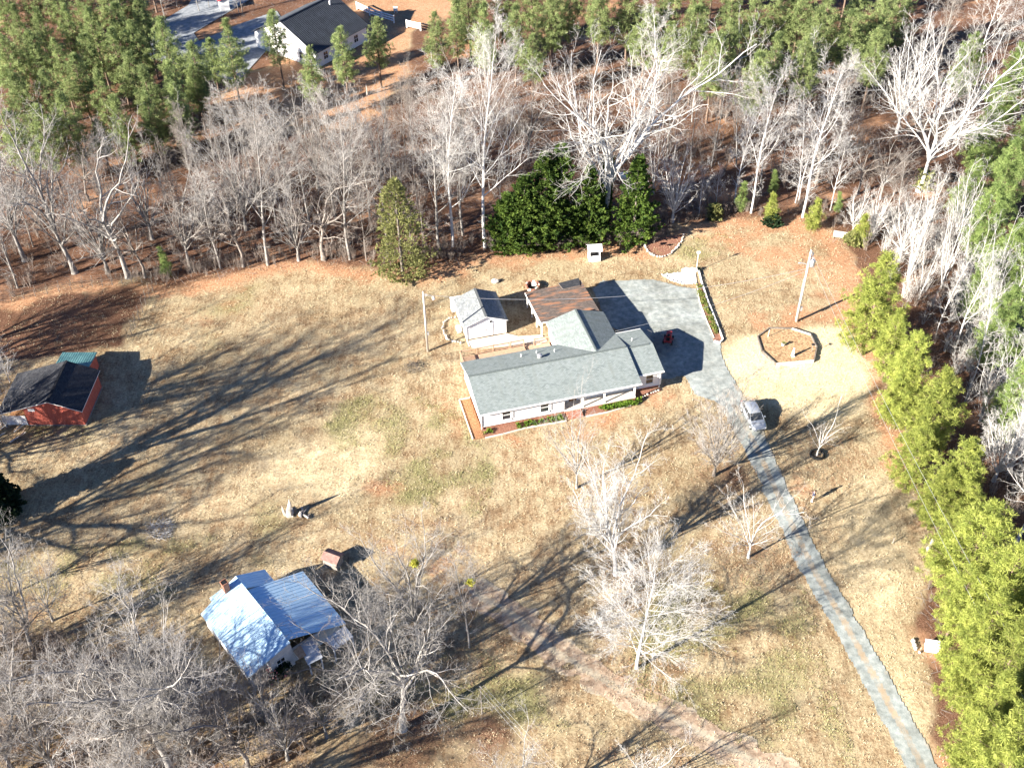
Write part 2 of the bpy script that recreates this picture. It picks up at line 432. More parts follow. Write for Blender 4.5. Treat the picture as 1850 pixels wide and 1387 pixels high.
def gravel_mat():
    m = mat('gravel', (0.185, 0.21, 0.21), (0.44, 0.465, 0.45), 1.3, 1.0, 0.5, spec=0.1, c3=(0.30, 0.33, 0.325), detail=10, lo=0.3, hi=0.72, bscale=14)
    n, l = m.node_tree.nodes, m.node_tree.links
    b = n['Principled BSDF']; src = b.inputs['Base Color'].links[0].from_socket
    a = n.new('ShaderNodeAttribute'); a.attribute_name = 'mid'
    t = n.new('ShaderNodeTexNoise'); t.inputs['Scale'].default_value = 0.9; t.inputs['Detail'].default_value = 9
    g = n.new('ShaderNodeNewGeometry'); l.new(g.outputs['Position'], t.inputs['Vector'])
    k = n.new('ShaderNodeMath'); k.operation = 'MULTIPLY_ADD'; l.new(t.outputs['Fac'], k.inputs[0]); k.inputs[1].default_value = 1.6; l.new(a.outputs['Fac'], k.inputs[2])
    r = n.new('ShaderNodeMapRange'); r.inputs[1].default_value = 1.05; r.inputs[2].default_value = 1.6; l.new(k.outputs[0], r.inputs[0])
    x = n.new('ShaderNodeMix'); x.data_type = 'RGBA'; l.new(r.outputs[0], x.inputs[0]); l.new(src, x.inputs[6]); x.inputs[7].default_value = (0.40, 0.32, 0.23, 1)
    t5 = n.new('ShaderNodeTexNoise'); t5.inputs['Scale'].default_value = 0.28; t5.inputs['Detail'].default_value = 10; t5.inputs['Roughness'].default_value = 0.7; l.new(g.outputs['Position'], t5.inputs['Vector'])
    r5 = n.new('ShaderNodeValToRGB'); r5.color_ramp.elements[0].position = 0.36; r5.color_ramp.elements[1].position = 0.62
    r5.color_ramp.elements[0].color = (0.70, 0.68, 0.64, 1); r5.color_ramp.elements[1].color = (1.08, 1.08, 1.06, 1); l.new(t5.outputs['Fac'], r5.inputs[0])
    x5 = n.new('ShaderNodeMix'); x5.data_type = 'RGBA'; x5.blend_type = 'MULTIPLY'; x5.inputs[0].default_value = 1; l.new(x.outputs[2], x5.inputs[6]); l.new(r5.outputs[0], x5.inputs[7])
    l.new(x5.outputs[2], b.inputs['Base Color'])
    return m
M_GRAVEL = gravel_mat()
def drive_test(x, y):
    d = seg_dist(x, y, DRIVE)
    w = 1.45 + 0.55 * np.clip((95 - y) / 45, 0, 1) * 0 + 0.35 * np.clip((y - 84) / 8, 0, 1)
    return (d < w) | inpoly(x, y, PAD)
def mid_attr(x, y):
    d = seg_dist(x, y, DRIVE); ins = inpoly(x, y, PAD)
    a = np.where(d < 0.34, 0.54, 0.0) * (~ins)
    a = np.maximum(a, np.clip((d - 1.0) * 0.9, 0, 0.5) * (~ins))
    return a
patch('gravel_driveway', drive_test, (3, 42, 60, 130), 0.15, 0.05, M_GRAVEL, 0.32, attrs={'mid': mid_attr})
M_CLAYRUT = mat('bare_clay_rut', (0.22, 0.155, 0.105), (0.46, 0.365, 0.27), 1.5, 1.0, 0.4, c3=(0.34, 0.25, 0.175), bscale=8)
def track_test(x, y):
    d = seg_dist(x, y, TRACK[1:])
    w_ = 1.3 + 0.9 * vnoise(x / 1.1, y / 1.1)
    return (d < w_) & (vnoise(x / 1.7 + 5, y / 1.7) > 0.14)
def track_mid(x, y):
    d = seg_dist(x, y, TRACK[1:])
    return np.clip(1.0 - np.abs(d - 0.0) * 1.5, 0, 0.9) + np.clip((d - 1.25) * 1.3, 0, 0.8)
_n, _l = M_CLAYRUT.node_tree.nodes, M_CLAYRUT.node_tree.links
_b = _n['Principled BSDF']; _s = _b.inputs['Base Color'].links[0].from_socket
_a = _n.new('ShaderNodeAttribute'); _a.attribute_name = 'mid'
_t = _n.new('ShaderNodeTexNoise'); _t.inputs['Scale'].default_value = 3.5; _t.inputs['Detail'].default_value = 8
_g = _n.new('ShaderNodeNewGeometry'); _l.new(_g.outputs['Position'], _t.inputs['Vector'])
_k = _n.new('ShaderNodeMath'); _k.operation = 'MULTIPLY_ADD'; _l.new(_t.outputs['Fac'], _k.inputs[0]); _k.inputs[1].default_value = 2.0; _l.new(_a.outputs['Fac'], _k.inputs[2])
_r2 = _n.new('ShaderNodeMapRange'); _r2.inputs[1].default_value = 1.15; _r2.inputs[2].default_value = 1.75; _l.new(_k.outputs[0], _r2.inputs[0])
_x = _n.new('ShaderNodeMix'); _x.data_type = 'RGBA'; _l.new(_r2.outputs[0], _x.inputs[0]); _l.new(_s, _x.inputs[6]); _x.inputs[7].default_value = (0.42, 0.36, 0.265, 1)
_l.new(_x.outputs[2], _b.inputs['Base Color'])
patch('dirt_track', track_test, (-16, 40, 40, 84), 0.15, 0.03, M_CLAYRUT, 0.5, attrs={'mid': track_mid})

# ------------------------------------------------------------------ materials
M_BARK = mat('grey_bark', (0.155, 0.145, 0.13), (0.37, 0.35, 0.325), 2.0, 0.95, 0.3, rnd=0.14)
M_TWIG = mat('grey_twigs', (0.235, 0.222, 0.205), (0.40, 0.38, 0.355), 0.8, 0.95, rnd=0.16)
M_BARKW = mat('pale_bark', (0.40, 0.39, 0.37), (0.72, 0.70, 0.67), 2.0, 0.9, 0.2)
M_TWIGW = mat('pale_twigs', (0.38, 0.37, 0.35), (0.60, 0.585, 0.555), 0.8, 0.95)
M_BRUSH = mat('brown_brush', (0.15, 0.120, 0.100), (0.33, 0.28, 0.24), 0.5, 0.95)
M_BARKB = mat('brown_grey_bark', (0.13, 0.11, 0.095), (0.33, 0.295, 0.26), 2.0, 0.95, 0.3, rnd=0.14)
M_TWIGB = mat('brown_grey_twigs', (0.17, 0.145, 0.125), (0.33, 0.295, 0.26), 0.8, 0.95, rnd=0.2)
M_BARKD = mat('dark_bark', (0.10, 0.085, 0.07), (0.24, 0.21, 0.18), 2.0, 0.95, 0.3)
M_BARKP = mat('pine_bark', (0.11, 0.075, 0.055), (0.25, 0.18, 0.135), 2.5, 0.95, 0.3)
def leafmat(name, a, b, c, rnd=0.15, sc=0.9):
    m = mat(name, a, b, sc, 0.75, spec=0.2, c3=c, rnd=rnd, lo=0.36, hi=0.66)
    n, l = m.node_tree.nodes, m.node_tree.links
    pb_ = n['Principled BSDF']; out = [q for q in n if q.type == 'OUTPUT_MATERIAL'][0]
    tr_ = n.new('ShaderNodeBsdfTranslucent'); mx_ = n.new('ShaderNodeMixShader'); mx_.inputs[0].default_value = 0.35
    l.new(pb_.inputs['Base Color'].links[0].from_socket, tr_.inputs[0])
    l.new(pb_.outputs[0], mx_.inputs[1]); l.new(tr_.outputs[0], mx_.inputs[2]); l.new(mx_.outputs[0], out.inputs[0])
    return m
M_NEED = leafmat('pine_needles', (0.105, 0.150, 0.055), (0.40, 0.46, 0.19), (0.245, 0.305, 0.12))
M_NEEDY = leafmat('yellow_green_pine_needles', (0.155, 0.195, 0.045), (0.46, 0.49, 0.125), (0.30, 0.345, 0.078))  # yellower needle green of the right hand pines
M_NEEDG = leafmat('feathery_needles', (0.115, 0.175, 0.055), (0.36, 0.45, 0.155), (0.23, 0.31, 0.10))
M_CYP = leafmat('cypress_foliage', (0.030, 0.068, 0.016), (0.180, 0.250, 0.048), (0.095, 0.155, 0.030))
M_CEDAR = leafmat('cedar_foliage', (0.15, 0.165, 0.06), (0.38, 0.38, 0.15), (0.26, 0.27, 0.10))
M_DARKLEAF = leafmat('dark_leaf', (0.015, 0.035, 0.016), (0.05, 0.085, 0.035), (0.03, 0.055, 0.025))
M_BRIGHTLEAF = leafmat('bright_leaf', (0.09, 0.17, 0.02), (0.28, 0.40, 0.06), (0.17, 0.28, 0.04), sc=3)
M_MISTLE = leafmat('mistletoe', (0.25, 0.26, 0.04), (0.45, 0.42, 0.08), (0.33, 0.33, 0.05))
M_WHITE = mat('white_siding', (0.80, 0.80, 0.79), (0.84, 0.84, 0.83), 2, 0.7)
M_TRIM = mat('white_trim', (0.82, 0.82, 0.81), rough=0.5)
M_CONC = mat('pale_concrete', (0.55, 0.50, 0.43), (0.70, 0.65, 0.57), 1.2, 0.9, 0.2)
M_DARK = mat('dark_opening', (0.015, 0.015, 0.017), rough=0.6)
M_STEEL = mat('steel', (0.45, 0.46, 0.47), (0.6, 0.6, 0.6), 3, 0.45, metal=0.6)
M_POLE = mat('weathered_pole', (0.42, 0.38, 0.32), (0.60, 0.56, 0.50), 3, 0.9, stretch=(1, 1, 0.15))
M_WOOD = mat('weathered_timber', (0.26, 0.17, 0.11), (0.46, 0.33, 0.23), 4, 0.9, 0.2, stretch=(1, 1, 1))
M_WOODG = mat('grey_timber', (0.20, 0.17, 0.15), (0.36, 0.32, 0.28), 4, 0.9, 0.2)
M_DECK = mat('deck_timber', (0.36, 0.22, 0.14), (0.56, 0.40, 0.28), 3, 0.85, 0.2, stretch=(1, 6, 1))
M_BRICK = mat('red_brick', (0.24, 0.095, 0.06), (0.42, 0.21, 0.145), 6, 0.9, 0.3)
M_STONE = mat('field_stone', (0.32, 0.29, 0.25), (0.66, 0.62, 0.55), 3, 0.9, 0.3, rnd=0.2)
M_MULCH = mat('red_mulch', (0.14, 0.062, 0.040), (0.34, 0.18, 0.125), 7, 1.0, 0.6, c3=(0.24, 0.115, 0.075))
M_LEAFBED = mat('brown_leaf_bed', (0.16, 0.075, 0.035), (0.45, 0.25, 0.13), 7, 1.0, 0.5, c3=(0.30, 0.15, 0.07))
M_WHGRAVEL = mat('white_gravel', (0.66, 0.62, 0.60), (0.85, 0.83, 0.81), 8, 1.0, 0.4)
def glass_mat():
    m = mat('window_glass', (0.03, 0.035, 0.04), rough=0.08, spec=0.8)
    return m
M_GLASS = glass_mat()

def shingle_mat(name, a, b, c, course=0.14, tab=0.30, bands=None):
    """asphalt shingles: courses along X, up the slope along Y of the roof's own generated space"""
    m = D.materials.new(name); m.use_nodes = True
    n, l = m.node_tree.nodes, m.node_tree.links
    bs = n['Principled BSDF']; bs.inputs['Roughness'].default_value = 0.95; bs.inputs['Specular IOR Level'].default_value = 0.1
    tc = n.new('ShaderNodeUVMap')
    br = n.new('ShaderNodeTexBrick')
    br.inputs['Scale'].default_value = 1.0
    br.inputs['Brick Width'].default_value = tab; br.inputs['Row Height'].default_value = course
    br.inputs['Mortar Size'].default_value = 0.012; br.inputs['Mortar Smooth'].default_value = 0.3
    br.inputs['Color1'].default_value = tuple(a) + (1,); br.inputs['Color2'].default_value = tuple(b) + (1,); br.inputs['Mortar'].default_value = tuple(x * 0.55 for x in a) + (1,)
    l.new(tc.outputs[0], br.inputs['Vector'])
    t = n.new('ShaderNodeTexNoise'); t.inputs['Scale'].default_value = 1.1; t.inputs['Detail'].default_value = 7; t.inputs['Roughness'].default_value = 0.7
    l.new(tc.outputs[0], t.inputs['Vector'])
    mx = n.new('ShaderNodeMix'); mx.data_type = 'RGBA'
    r = n.new('ShaderNodeMapRange'); r.inputs[1].default_value = 0.45; r.inputs[2].default_value = 0.62; r.inputs[4].default_value = 0.7
    l.new(t.outputs['Fac'], r.inputs[0]); l.new(r.outputs[0], mx.inputs[0])
    l.new(br.outputs['Color'], mx.inputs[6]); mx.inputs[7].default_value = tuple(c) + (1,)
    out = mx.outputs[2]
    if bands:
        mp = n.new('ShaderNodeMapping'); mp.inputs['Scale'].default_value = bands[0]; l.new(tc.outputs[0], mp.inputs[0])
        t2 = n.new('ShaderNodeTexNoise'); t2.inputs['Scale'].default_value = 1.0; t2.inputs['Detail'].default_value = 5; l.new(mp.outputs[0], t2.inputs['Vector'])
        r2 = n.new('ShaderNodeMapRange'); r2.inputs[1].default_value = bands[2]; r2.inputs[2].default_value = bands[3]; l.new(t2.outputs['Fac'], r2.inputs[0])
        m2 = n.new('ShaderNodeMix'); m2.data_type = 'RGBA'; l.new(r2.outputs[0], m2.inputs[0]); l.new(out, m2.inputs[6]); m2.inputs[7].default_value = tuple(bands[1]) + (1,)
        out = m2.outputs[2]
    l.new(out, bs.inputs['Base Color'])
    bp = n.new('ShaderNodeBump'); bp.inputs['Strength'].default_value = 0.5; bp.inputs['Distance'].default_value = 0.02
    l.new(br.outputs['Fac'], bp.inputs['Height']); bp.invert = True
    l.new(bp.outputs[0], bs.inputs['Normal'])
    return m
M_SHG = shingle_mat('green_grey_shingles', (0.175, 0.21, 0.205), (0.295, 0.33, 0.325), (0.245, 0.28, 0.27), bands=((1.6, 0.22, 1), (0.19, 0.215, 0.20), 0.50, 0.80))
M_SHW = shingle_mat('weathered_shingles', (0.16, 0.175, 0.185), (0.30, 0.32, 0.33), (0.24, 0.25, 0.24))
M_SHB = shingle_mat('black_shingles', (0.035, 0.038, 0.045), (0.075, 0.078, 0.085), (0.055, 0.055, 0.06))
M_SHC = shingle_mat('stained_shingles', (0.10, 0.085, 0.075), (0.20, 0.16, 0.14), (0.13, 0.105, 0.09), course=0.2, bands=((0.35, 1.6, 1), (0.33, 0.165, 0.095), 0.50, 0.62))

def roof(name, quads, t, material, parent, trim=None, uv_dir=None, label=None):
    """quads: list of polygons (3D points, first edge = along the eave); thick slabs with UVs in metres"""
    vs, fs, uvs, mi = [], [], [], []
    for q in quads:
        o = len(vs); k = len(q)
        P = [Vector(p) for p in q]
        ex = (P[1] - P[0]).normalized(); nrm = ex.cross(P[2] - P[0]).normalized()
        if nrm.z < 0: nrm = -nrm
        ey = nrm.cross(ex)
        vs += [tuple(p) for p in P] + [tuple(p - Vector((0, 0, t))) for p in P]
        top = list(range(o, o + k))
        a = sum(P[i].x * P[(i + 1) % k].y - P[(i + 1) % k].x * P[i].y for i in range(k))
        if a < 0: top = top[::-1]
        fs.append(tuple(top)); uvs.append([((P[i - o] - P[0]).dot(ex), (P[i - o] - P[0]).dot(ey)) for i in top]); mi.append(0)
        bot = [i + k for i in top[::-1]]
        fs.append(tuple(bot)); uvs.append([(0, 0)] * k); mi.append(1)
        for i in range(k):
            j = (i + 1) % k
            f = (o + i, o + i + k, o + j + k, o + j)
            if a < 0: f = f[::-1]
            fs.append(f); uvs.append([(0, 0)] * 4); mi.append(1)
    me = D.meshes.new(name); me.from_pydata(vs, [], fs)
    uv = me.uv_layers.new(name='UVMap'); flat = [c for f in uvs for p in f for c in p]; uv.data.foreach_set('uv', flat)
    me.materials.append(material); me.materials.append(trim or M_TRIM)
    me.polygons.foreach_set('material_index', mi); me.update()
    return link(name, me, parent, label=label)

def window(parent, c, along, w, h, n=(0, -1), mull=1):
    """double hung window; c = centre on the wall face, along = unit vector in plan, n = outward"""
    a = Vector((along[0], along[1], 0)); nn = Vector((n[0], n[1], 0)); c = Vector(c)
    fr = MB(); t = 0.07
    for sx in (-1, 1):
        p = c + a * (sx * (w / 2 + t / 2)) + nn * 0.03
        fr.beam(p - Vector((0, 0, h / 2 + t)), p + Vector((0, 0, h / 2 + t)), t, t)
    for sz in (-1, 1):
        p = c + Vector((0, 0, sz * (h / 2 + t / 2))) + nn * 0.03
        fr.beam(p - a * (w / 2), p + a * (w / 2), t, t)
    p = c + nn * 0.035
    fr.beam(p - a * (w / 2), p + a * (w / 2), 0.05, 0.06)
    for k in range(mull):
        x = -w / 2 + w * (k + 1) / (mull + 1)
        fr.beam(p + a * x - Vector((0, 0, h / 2)), p + a * x + Vector((0, 0, h / 2)), 0.04, 0.03)
    o = fr.build('window', M_TRIM, parent)
    g = MB(); q = c + nn * 0.012
    g.beam(q - a * (w / 2), q + a * (w / 2), 0.02, h)
    g.build('pane', M_GLASS, o)
    s = MB(); q = c + Vector((0, 0, -h / 2 - t - 0.02)) + nn * 0.06
    s.beam(q - a * (w / 2 + 0.1), q + a * (w / 2 + 0.1), 0.1, 0.05)
    s.build('sill', M_TRIM, o)
    return o

# ------------------------------------------------------------------ main house (own frame: u along the front, v to the back)
HA = rad(14.65); HO = (-3.52, 91.15)
def HW(u, v, z=0.0):
    c, s = math.cos(HA), math.sin(HA)
    return (HO[0] + u * c - v * s, HO[1] + u * s + v * c, z)
house = thing('house', 'white one storey house with grey green shingle roof beside the gravel pad', 'house', HW(0, 0), HA)
ZE, ZR, VR, ZL = 2.7, 3.66, 5.45, 3.90
w = MB()
def wall_box(mb, x0, x1, y0, y1, z0, z1, t=0.12):
    mb.box(x0, x1, y0, y0 + t, z0, z1); mb.box(x0, x1, y1 - t, y1, z0, z1)
    mb.box(x0, x0 + t, y0 + t, y1 - t, z0, z1); mb.box(x1 - t, x1, y0 + t, y1 - t, z0, z1)
# clapboard courses: the siding of every wall laid as thin overlapping boards
def siding(mb, p, q, z0, z1, n, step=0.2):
    p = Vector(p); q = Vector(q); nn = Vector((n[0], n[1], 0)); z = z0
    while z < z1 - 0.02:
        ze = min(z + step, z1)
        a = [p + nn * 0.022, q + nn * 0.022, q + nn * 0.004, p + nn * 0.004]
        vs = [(a[0].x, a[0].y, z), (a[1].x, a[1].y, z), (a[2].x, a[2].y, ze), (a[3].x, a[3].y, ze), (p.x, p.y, z), (q.x, q.y, z)]
        mb.add(vs, [(0, 1, 2, 3), (4, 5, 1, 0)])
        z += step
w.box(0.1, 10.0, 0.35, 0.47, 0.45, 2.62)                       # front wall left
w.box(9.88, 10.0, 0.47, 1.6, 0.45, 2.75)                      # porch return
w.box(9.88, 18.9, 1.6, 1.72, 0.45, 2.95)                      # wall behind the porch
w.box(18.9, 22.45, 1.62, 1.74, 0.45, 2.62)                    # right front wall
w.box(0.1, 0.22, 0.47, 9.1, 0.45, 2.62); w.box(22.33, 22.45, 1.74, 9.1, 0.45, 2.62)
w.box(0.22, 22.33, 9.0, 9.1, 0.45, 2.62)
w.box(12.1, 12.22, 9.1, 13.7, 0.45, 2.62); w.box(19.0, 19.12, 9.1, 13.7, 0.45, 2.62); w.box(12.22, 19.0, 13.58, 13.7, 0.45, 2.62)
# gable triangles
def gable(mb, axis, x, a0, a1, z0, zr, ar, t=0.12):
    if axis == 'x':
        P = [(x, a0, z0), (x, a1, z0), (x, ar, zr)]
        Q = [(x + t, p[1], p[2]) for p in P]
    else:
        P = [(a0, x, z0), (a1, x, z0), (ar, x, zr)]
        Q = [(p[0], x + t, p[2]) for p in P]
    mb.add(P + Q, [(0, 1, 2), (5, 4, 3), (0, 3, 4, 1), (1, 4, 5, 2), (2, 5, 3, 0)])
gable(w, 'x', 0.1, 0.35, 9.1, 2.62, ZL - 0.18, VR)
gable(w, 'x', 22.33, 1.7, 9.1, 2.62, ZR - 0.18, VR)
gable(w, 'y', 13.58, 12.1, 19.12, 2.62, ZL - 0.18, 15.6)
siding(w, (0.1, 0.35, 0), (10.0, 0.35, 0), 0.45, 2.6, (0, -1))
siding(w, (10.0, 1.6, 0), (18.9, 1.6, 0), 0.5, 2.9, (0, -1))
siding(w, (18.9, 1.62, 0), (22.45, 1.62, 0), 0.45, 2.6, (0, -1))
siding(w, (0.1, 9.1, 0), (0.1, 0.35, 0), 0.45, 2.6, (-1, 0))
w.build('wall', M_WHITE, house)
fnd = MB(); fnd.box(0.14, 9.96, 0.4, 9.06, -0.1, 0.45); fnd.box(9.96, 18.95, 0.45, 9.06, -0.1, 0.42); fnd.box(18.95, 22.4, 1.68, 9.06, -0.1, 0.45); fnd.box(12.15, 19.05, 9.06, 13.65, -0.1, 0.45)
fnd.build('foundation', M_BRICK, house)
for (x, y) in ((0.1, 0.35), (9.93, 0.35), (22.45, 1.62), (18.95, 1.62)):
    tr = MB(); tr.box(x - 0.07, x + 0.07, y - 0.05, y + 0.06, 0.4, 2.62); tr.build('corner_trim', M_TRIM, house)
for a_ in ((0.17, 9.86, 0.30, 0.35, 0.36, 0.46), (19.02, 22.38, 1.57, 1.62, 0.36, 0.46)):
    tr = MB(); tr.box(*a_); tr.build('base_trim', M_TRIM, house)
fx0, fx1 = -0.25, 22.7
roof('roof', [
    [(fx0, 0.0, ZE), (19.4, 0.0, ZE), (19.4, VR, ZL), (fx0, VR, ZL)],
    [(19.4, 1.38, ZE - 0.005), (fx1, 1.38, ZE - 0.005), (fx1, VR, ZR), (19.4, VR, ZR)],
    [(fx1, 9.5, ZE), (19.4, 9.5, ZE), (19.4, VR, ZR), (fx1, VR, ZR)],
    [(19.4, 9.48, ZE), (19.3, 9.5, ZE), (15.6, VR + 0.05, ZL), (19.4, VR, ZL)],
    [(11.8, 9.5, ZE), (fx0, 9.5, ZE), (fx0, VR, ZL), (15.6, VR + 0.05, ZL)],
    [(19.4, 14.0, ZE), (19.4, 9.5, ZE), (15.6, VR + 0.05, ZL + 0.01), (15.6, 14.0, ZL + 0.01)],
    [(11.8, 9.5, ZE), (11.8, 14.0, ZE), (15.6, 14.0, ZL + 0.01), (15.6, VR + 0.05, ZL + 0.01)],
], 0.14, M_SHG, house)
rc = MB()
for k in range(46):
    u = fx0 + 0.5 * k
    if u < 19.4 <= u + 0.5: rc.build('ridge_cap', M_SHG, house); rc = MB()
    zc = ZL if u + 0.46 < 19.4 else ZR
    if u + 0.46 < fx1 and not (u < 19.4 < u + 0.46): rc.beam((u, VR, zc + 0.035), (u + 0.46, VR, zc + 0.045), 0.26, 0.03)
rc.build('ridge_cap', M_SHG, house); rc = MB()
for k in range(16):
    v = 6.0 + 0.5 * k
    rc.beam((15.6, v, ZL + 0.045), (15.6, v + 0.46, ZL + 0.055), 0.24, 0.03)
rc.build('ridge_cap', M_SHG, house)
# wall under the raised edge of the front slope
ck = MB(); ck.add([(19.36, 9.3, ZE - 0.13), (19.36, 0.05, ZE - 0.13), (19.36, 0.05, ZE - 0.02), (19.36, VR, ZL - 0.03), (19.36, 9.3, ZE + 0.02)], [(0, 1, 2, 3, 4)])
ck.build('rake_wall', M_TRIM, house)
for a_ in ((fx0, 19.4, -0.13, -0.005), (19.42, fx1, 1.25, 1.375), (19.42, fx1, 9.51, 9.62)):
    gt = MB(); gt.box(*a_, ZE - 0.16, ZE - 0.03); gt.build('gutter', M_TRIM, house)
for (x, y) in ((0.0, 0.28), (22.3, 1.5)):
    dsp = MB(); dsp.beam((x, y, ZE - 0.1), (x, y, 0.05), 0.09, 0.07); dsp.build('downspout', M_TRIM, house)
for u in (3.0, 7.6): window(house, (u, 0.325, 1.62), (1, 0), 0.95, 1.35, mull=0)
window(house, (21.0, 1.595, 1.62), (1, 0), 0.85, 1.3, mull=0)
for u in (2.35, 3.65, 6.95, 8.25):
    sh = MB(); sh.box(u - 0.17, u + 0.17, 0.28, 0.325, 0.98, 2.26)
    for k in range(8): sh.box(u - 0.13, u + 0.13, 0.265, 0.278, 1.02 + 0.15 * k, 1.10 + 0.15 * k)
    sh.build('shutter', M_WHITE, house)
for u in (20.42, 21.58):
    sh = MB(); sh.box(u - 0.15, u + 0.15, 1.55, 1.594, 0.95, 2.28); sh.build('shutter', M_WHITE, house)
for u in (14.6, 15.5, 16.4): window(house, (u, 1.575, 1.75), (1, 0), 0.75, 1.2, mull=0)
dr = MB(); dr.box(10.95, 11.85, 1.54, 1.578, 0.5, 2.55); dro = dr.build('door', mat('brown_door', (0.22, 0.11, 0.06), (0.34, 0.19, 0.11), 5, 0.6), house)
kn = MB(); kn.blob((11.75, 1.52, 1.45), 0.04, 0.04, 0.04, 6, 4); kn.build('handle', M_STEEL, dro)
pf = MB(); pf.box(10.0, 18.8, 0.12, 1.6, 0.42, 0.52); pf.build('porch_floor', M_CONC, house)
pb = MB(); pb.box(10.02, 18.78, 0.14, 0.45, -0.05, 0.42); pb.build('porch_base', M_BRICK, house)
for u in (12.2, 14.9, 18.65):
    p = MB(); p.box(u - 0.09, u + 0.09, 0.17, 0.35, 0.52, 2.56); p.box(u - 0.13, u + 0.13, 0.13, 0.39, 0.52, 0.66); p.build('porch_post', M_TRIM, house)
for k in range(3):
    st = MB(); st.box(10.2, 12.0, 0.12 - 0.32 * (k + 1), 0.12 - 0.32 * k, -0.05, 0.40 - 0.12 * k); st.build('step', M_BRICK, house)
vb = MB(); vb.tube([(8.9, 6.9, 3.3), (8.9, 6.9, 3.86)], [0.28, 0.28], 12); vb.tube([(8.9, 6.9, 3.86), (8.9, 6.9, 3.96)], [0.34, 0.12], 12); vb.build('turbine_vent', M_STEEL, house)
for (u, v) in ((8.9, 8.2), (11.0, 7.7), (6.9, 8.0), (20.6, 7.0)):
    z = ZE + (9.5 - v) / (9.5 - VR) * ((ZL if u < 19.4 else ZR) - ZE)
    v_ = MB(); v_.tube([(u, v, z - 0.05), (u, v, z + 0.38)], [0.06, 0.06], 8); v_.build('vent_pipe', M_TRIM, house)

# deck behind the house
deck = thing('deck', 'brown timber deck with slatted railing along the back of the white house', 'deck', HW(0, 0), HA)
x = 0.5
nb = 0
bds = MB()
while x < 8.5:
    bds.box(x, x + 0.135, 9.65, 12.75, 0.55, 0.60); x += 0.15
while x < 11.9:
    bds.box(x, x + 0.135, 9.65, 12.75, 0.32, 0.37); x += 0.15
o = bds.build('deck_boards', M_DECK, deck); o['kind'] = 'stuff'
jo = MB()
for a, b, z in ((0.5, 8.5, 0.55), (8.5, 11.9, 0.32)):
    jo.box(a, b, 12.76, 12.8, z - 0.22, z); jo.box(a, b, 9.62, 9.645, z - 0.22, z)
jo.box(0.46, 0.495, 9.65, 12.75, 0.33, 0.55)
jo.build('rim_joist', M_DECK, deck)
def rail(parent, p, q, z, n=1, bal=True):
    p = Vector(p); q = Vector(q); L = (q - p).length
    r = MB(); r.beam(p + Vector((0, 0, z + 0.95)), q + Vector((0, 0, z + 0.95)), 0.12, 0.04)
    r.beam(p + Vector((0, 0, z + 0.85)), q + Vector((0, 0, z + 0.85)), 0.04, 0.09); r.beam(p + Vector((0, 0, z + 0.12)), q + Vector((0, 0, z + 0.12)), 0.04, 0.09)
    r.build('rail', M_DECK, parent)
    k = int(L / 0.16)
    if bal:
        b = MB()
        for i in range(1, k):
            c = p.lerp(q, i / k); b.box(c.x - 0.018, c.x + 0.018, c.y - 0.018, c.y + 0.018, z + 0.165, z + 0.805)
        o = b.build('balusters', M_DECK, parent); o['kind'] = 'stuff'
    for i in range(n + 1):
        c = p.lerp(q, i / n); b = MB(); b.box(c.x - 0.06, c.x + 0.06, c.y - 0.06, c.y + 0.06, 0, z + 1.02); b.build('post', M_DECK, parent)
rail(deck, (0.5, 12.82, 0), (6.7, 12.82, 0), 0.6, 3)
rail(deck, (0.44, 9.8, 0), (0.44, 12.7, 0), 0.6, 1)
rail(deck, (6.9, 12.82, 0), (8.6, 12.82, 0), 0.6, 1)
rail(deck, (9.9, 12.82, 0), (11.9, 12.82, 0), 0.37, 1)
for k in range(3):
    st = MB(); st.box(8.75, 9.75, 12.86 + 0.3 * k, 13.14 + 0.3 * k, 0, 0.30 - 0.09 * k); st.build('step', M_DECK, deck)

# carport
cp = thing('carport', 'open carport with low black and rust stained shingle roof behind the white house', 'carport', HW(0, 0), HA)
CZ0, CZ1 = 2.45, 2.75
roof('roof', [[(11.15, 14.02, CZ1), (18.95, 14.02, CZ1), (18.75, 21.4, CZ0), (11.0, 20.9, CZ0)]], 0.12, M_SHC, cp, M_TRIM)
rp = MB(); rp.slab([(16.0, 19.9, 2.62), (18.4, 19.9, 2.64), (18.7, 21.75, 2.56), (15.8, 21.45, 2.56)], 0.05)
rr = roof('roof_patch', [[(15.9, 20.1, 2.58), (18.3, 20.2, 2.59), (18.65, 21.85, 2.53), (15.7, 21.5, 2.53)]], 0.05, M_SHB, cp, M_WOODG)
for (u, v) in ((11.35, 14.3), (11.35, 16.5), (11.35, 18.7), (11.3, 20.7), (18.7, 14.4), (18.7, 17.8), (18.6, 21.0)):
    p = MB(); p.box(u - 0.07, u + 0.07, v - 0.07, v + 0.07, 0, 2.34); p.build('post', M_TRIM, cp)
for a_ in ((11.25, 11.4, 14.1, 20.8), (18.62, 18.78, 14.1, 21.1)):
    bm = MB(); bm.box(*a_, 2.2, 2.34); bm.build('beam', M_TRIM, cp)
br_ = MB()
br_.beam((11.35, 14.4, 1.5), (11.35, 15.1, 2.2), 0.07, 0.09); br_.beam((18.7, 14.5, 1.5), (18.7, 15.2, 2.2), 0.07, 0.09); br_.build('brace', M_TRIM, cp)
sc_ = MB(); sc_.box(11.0, 11.08, 14.1, 20.85, 2.2, 2.42); sc_.build('fascia', M_TRIM, cp)

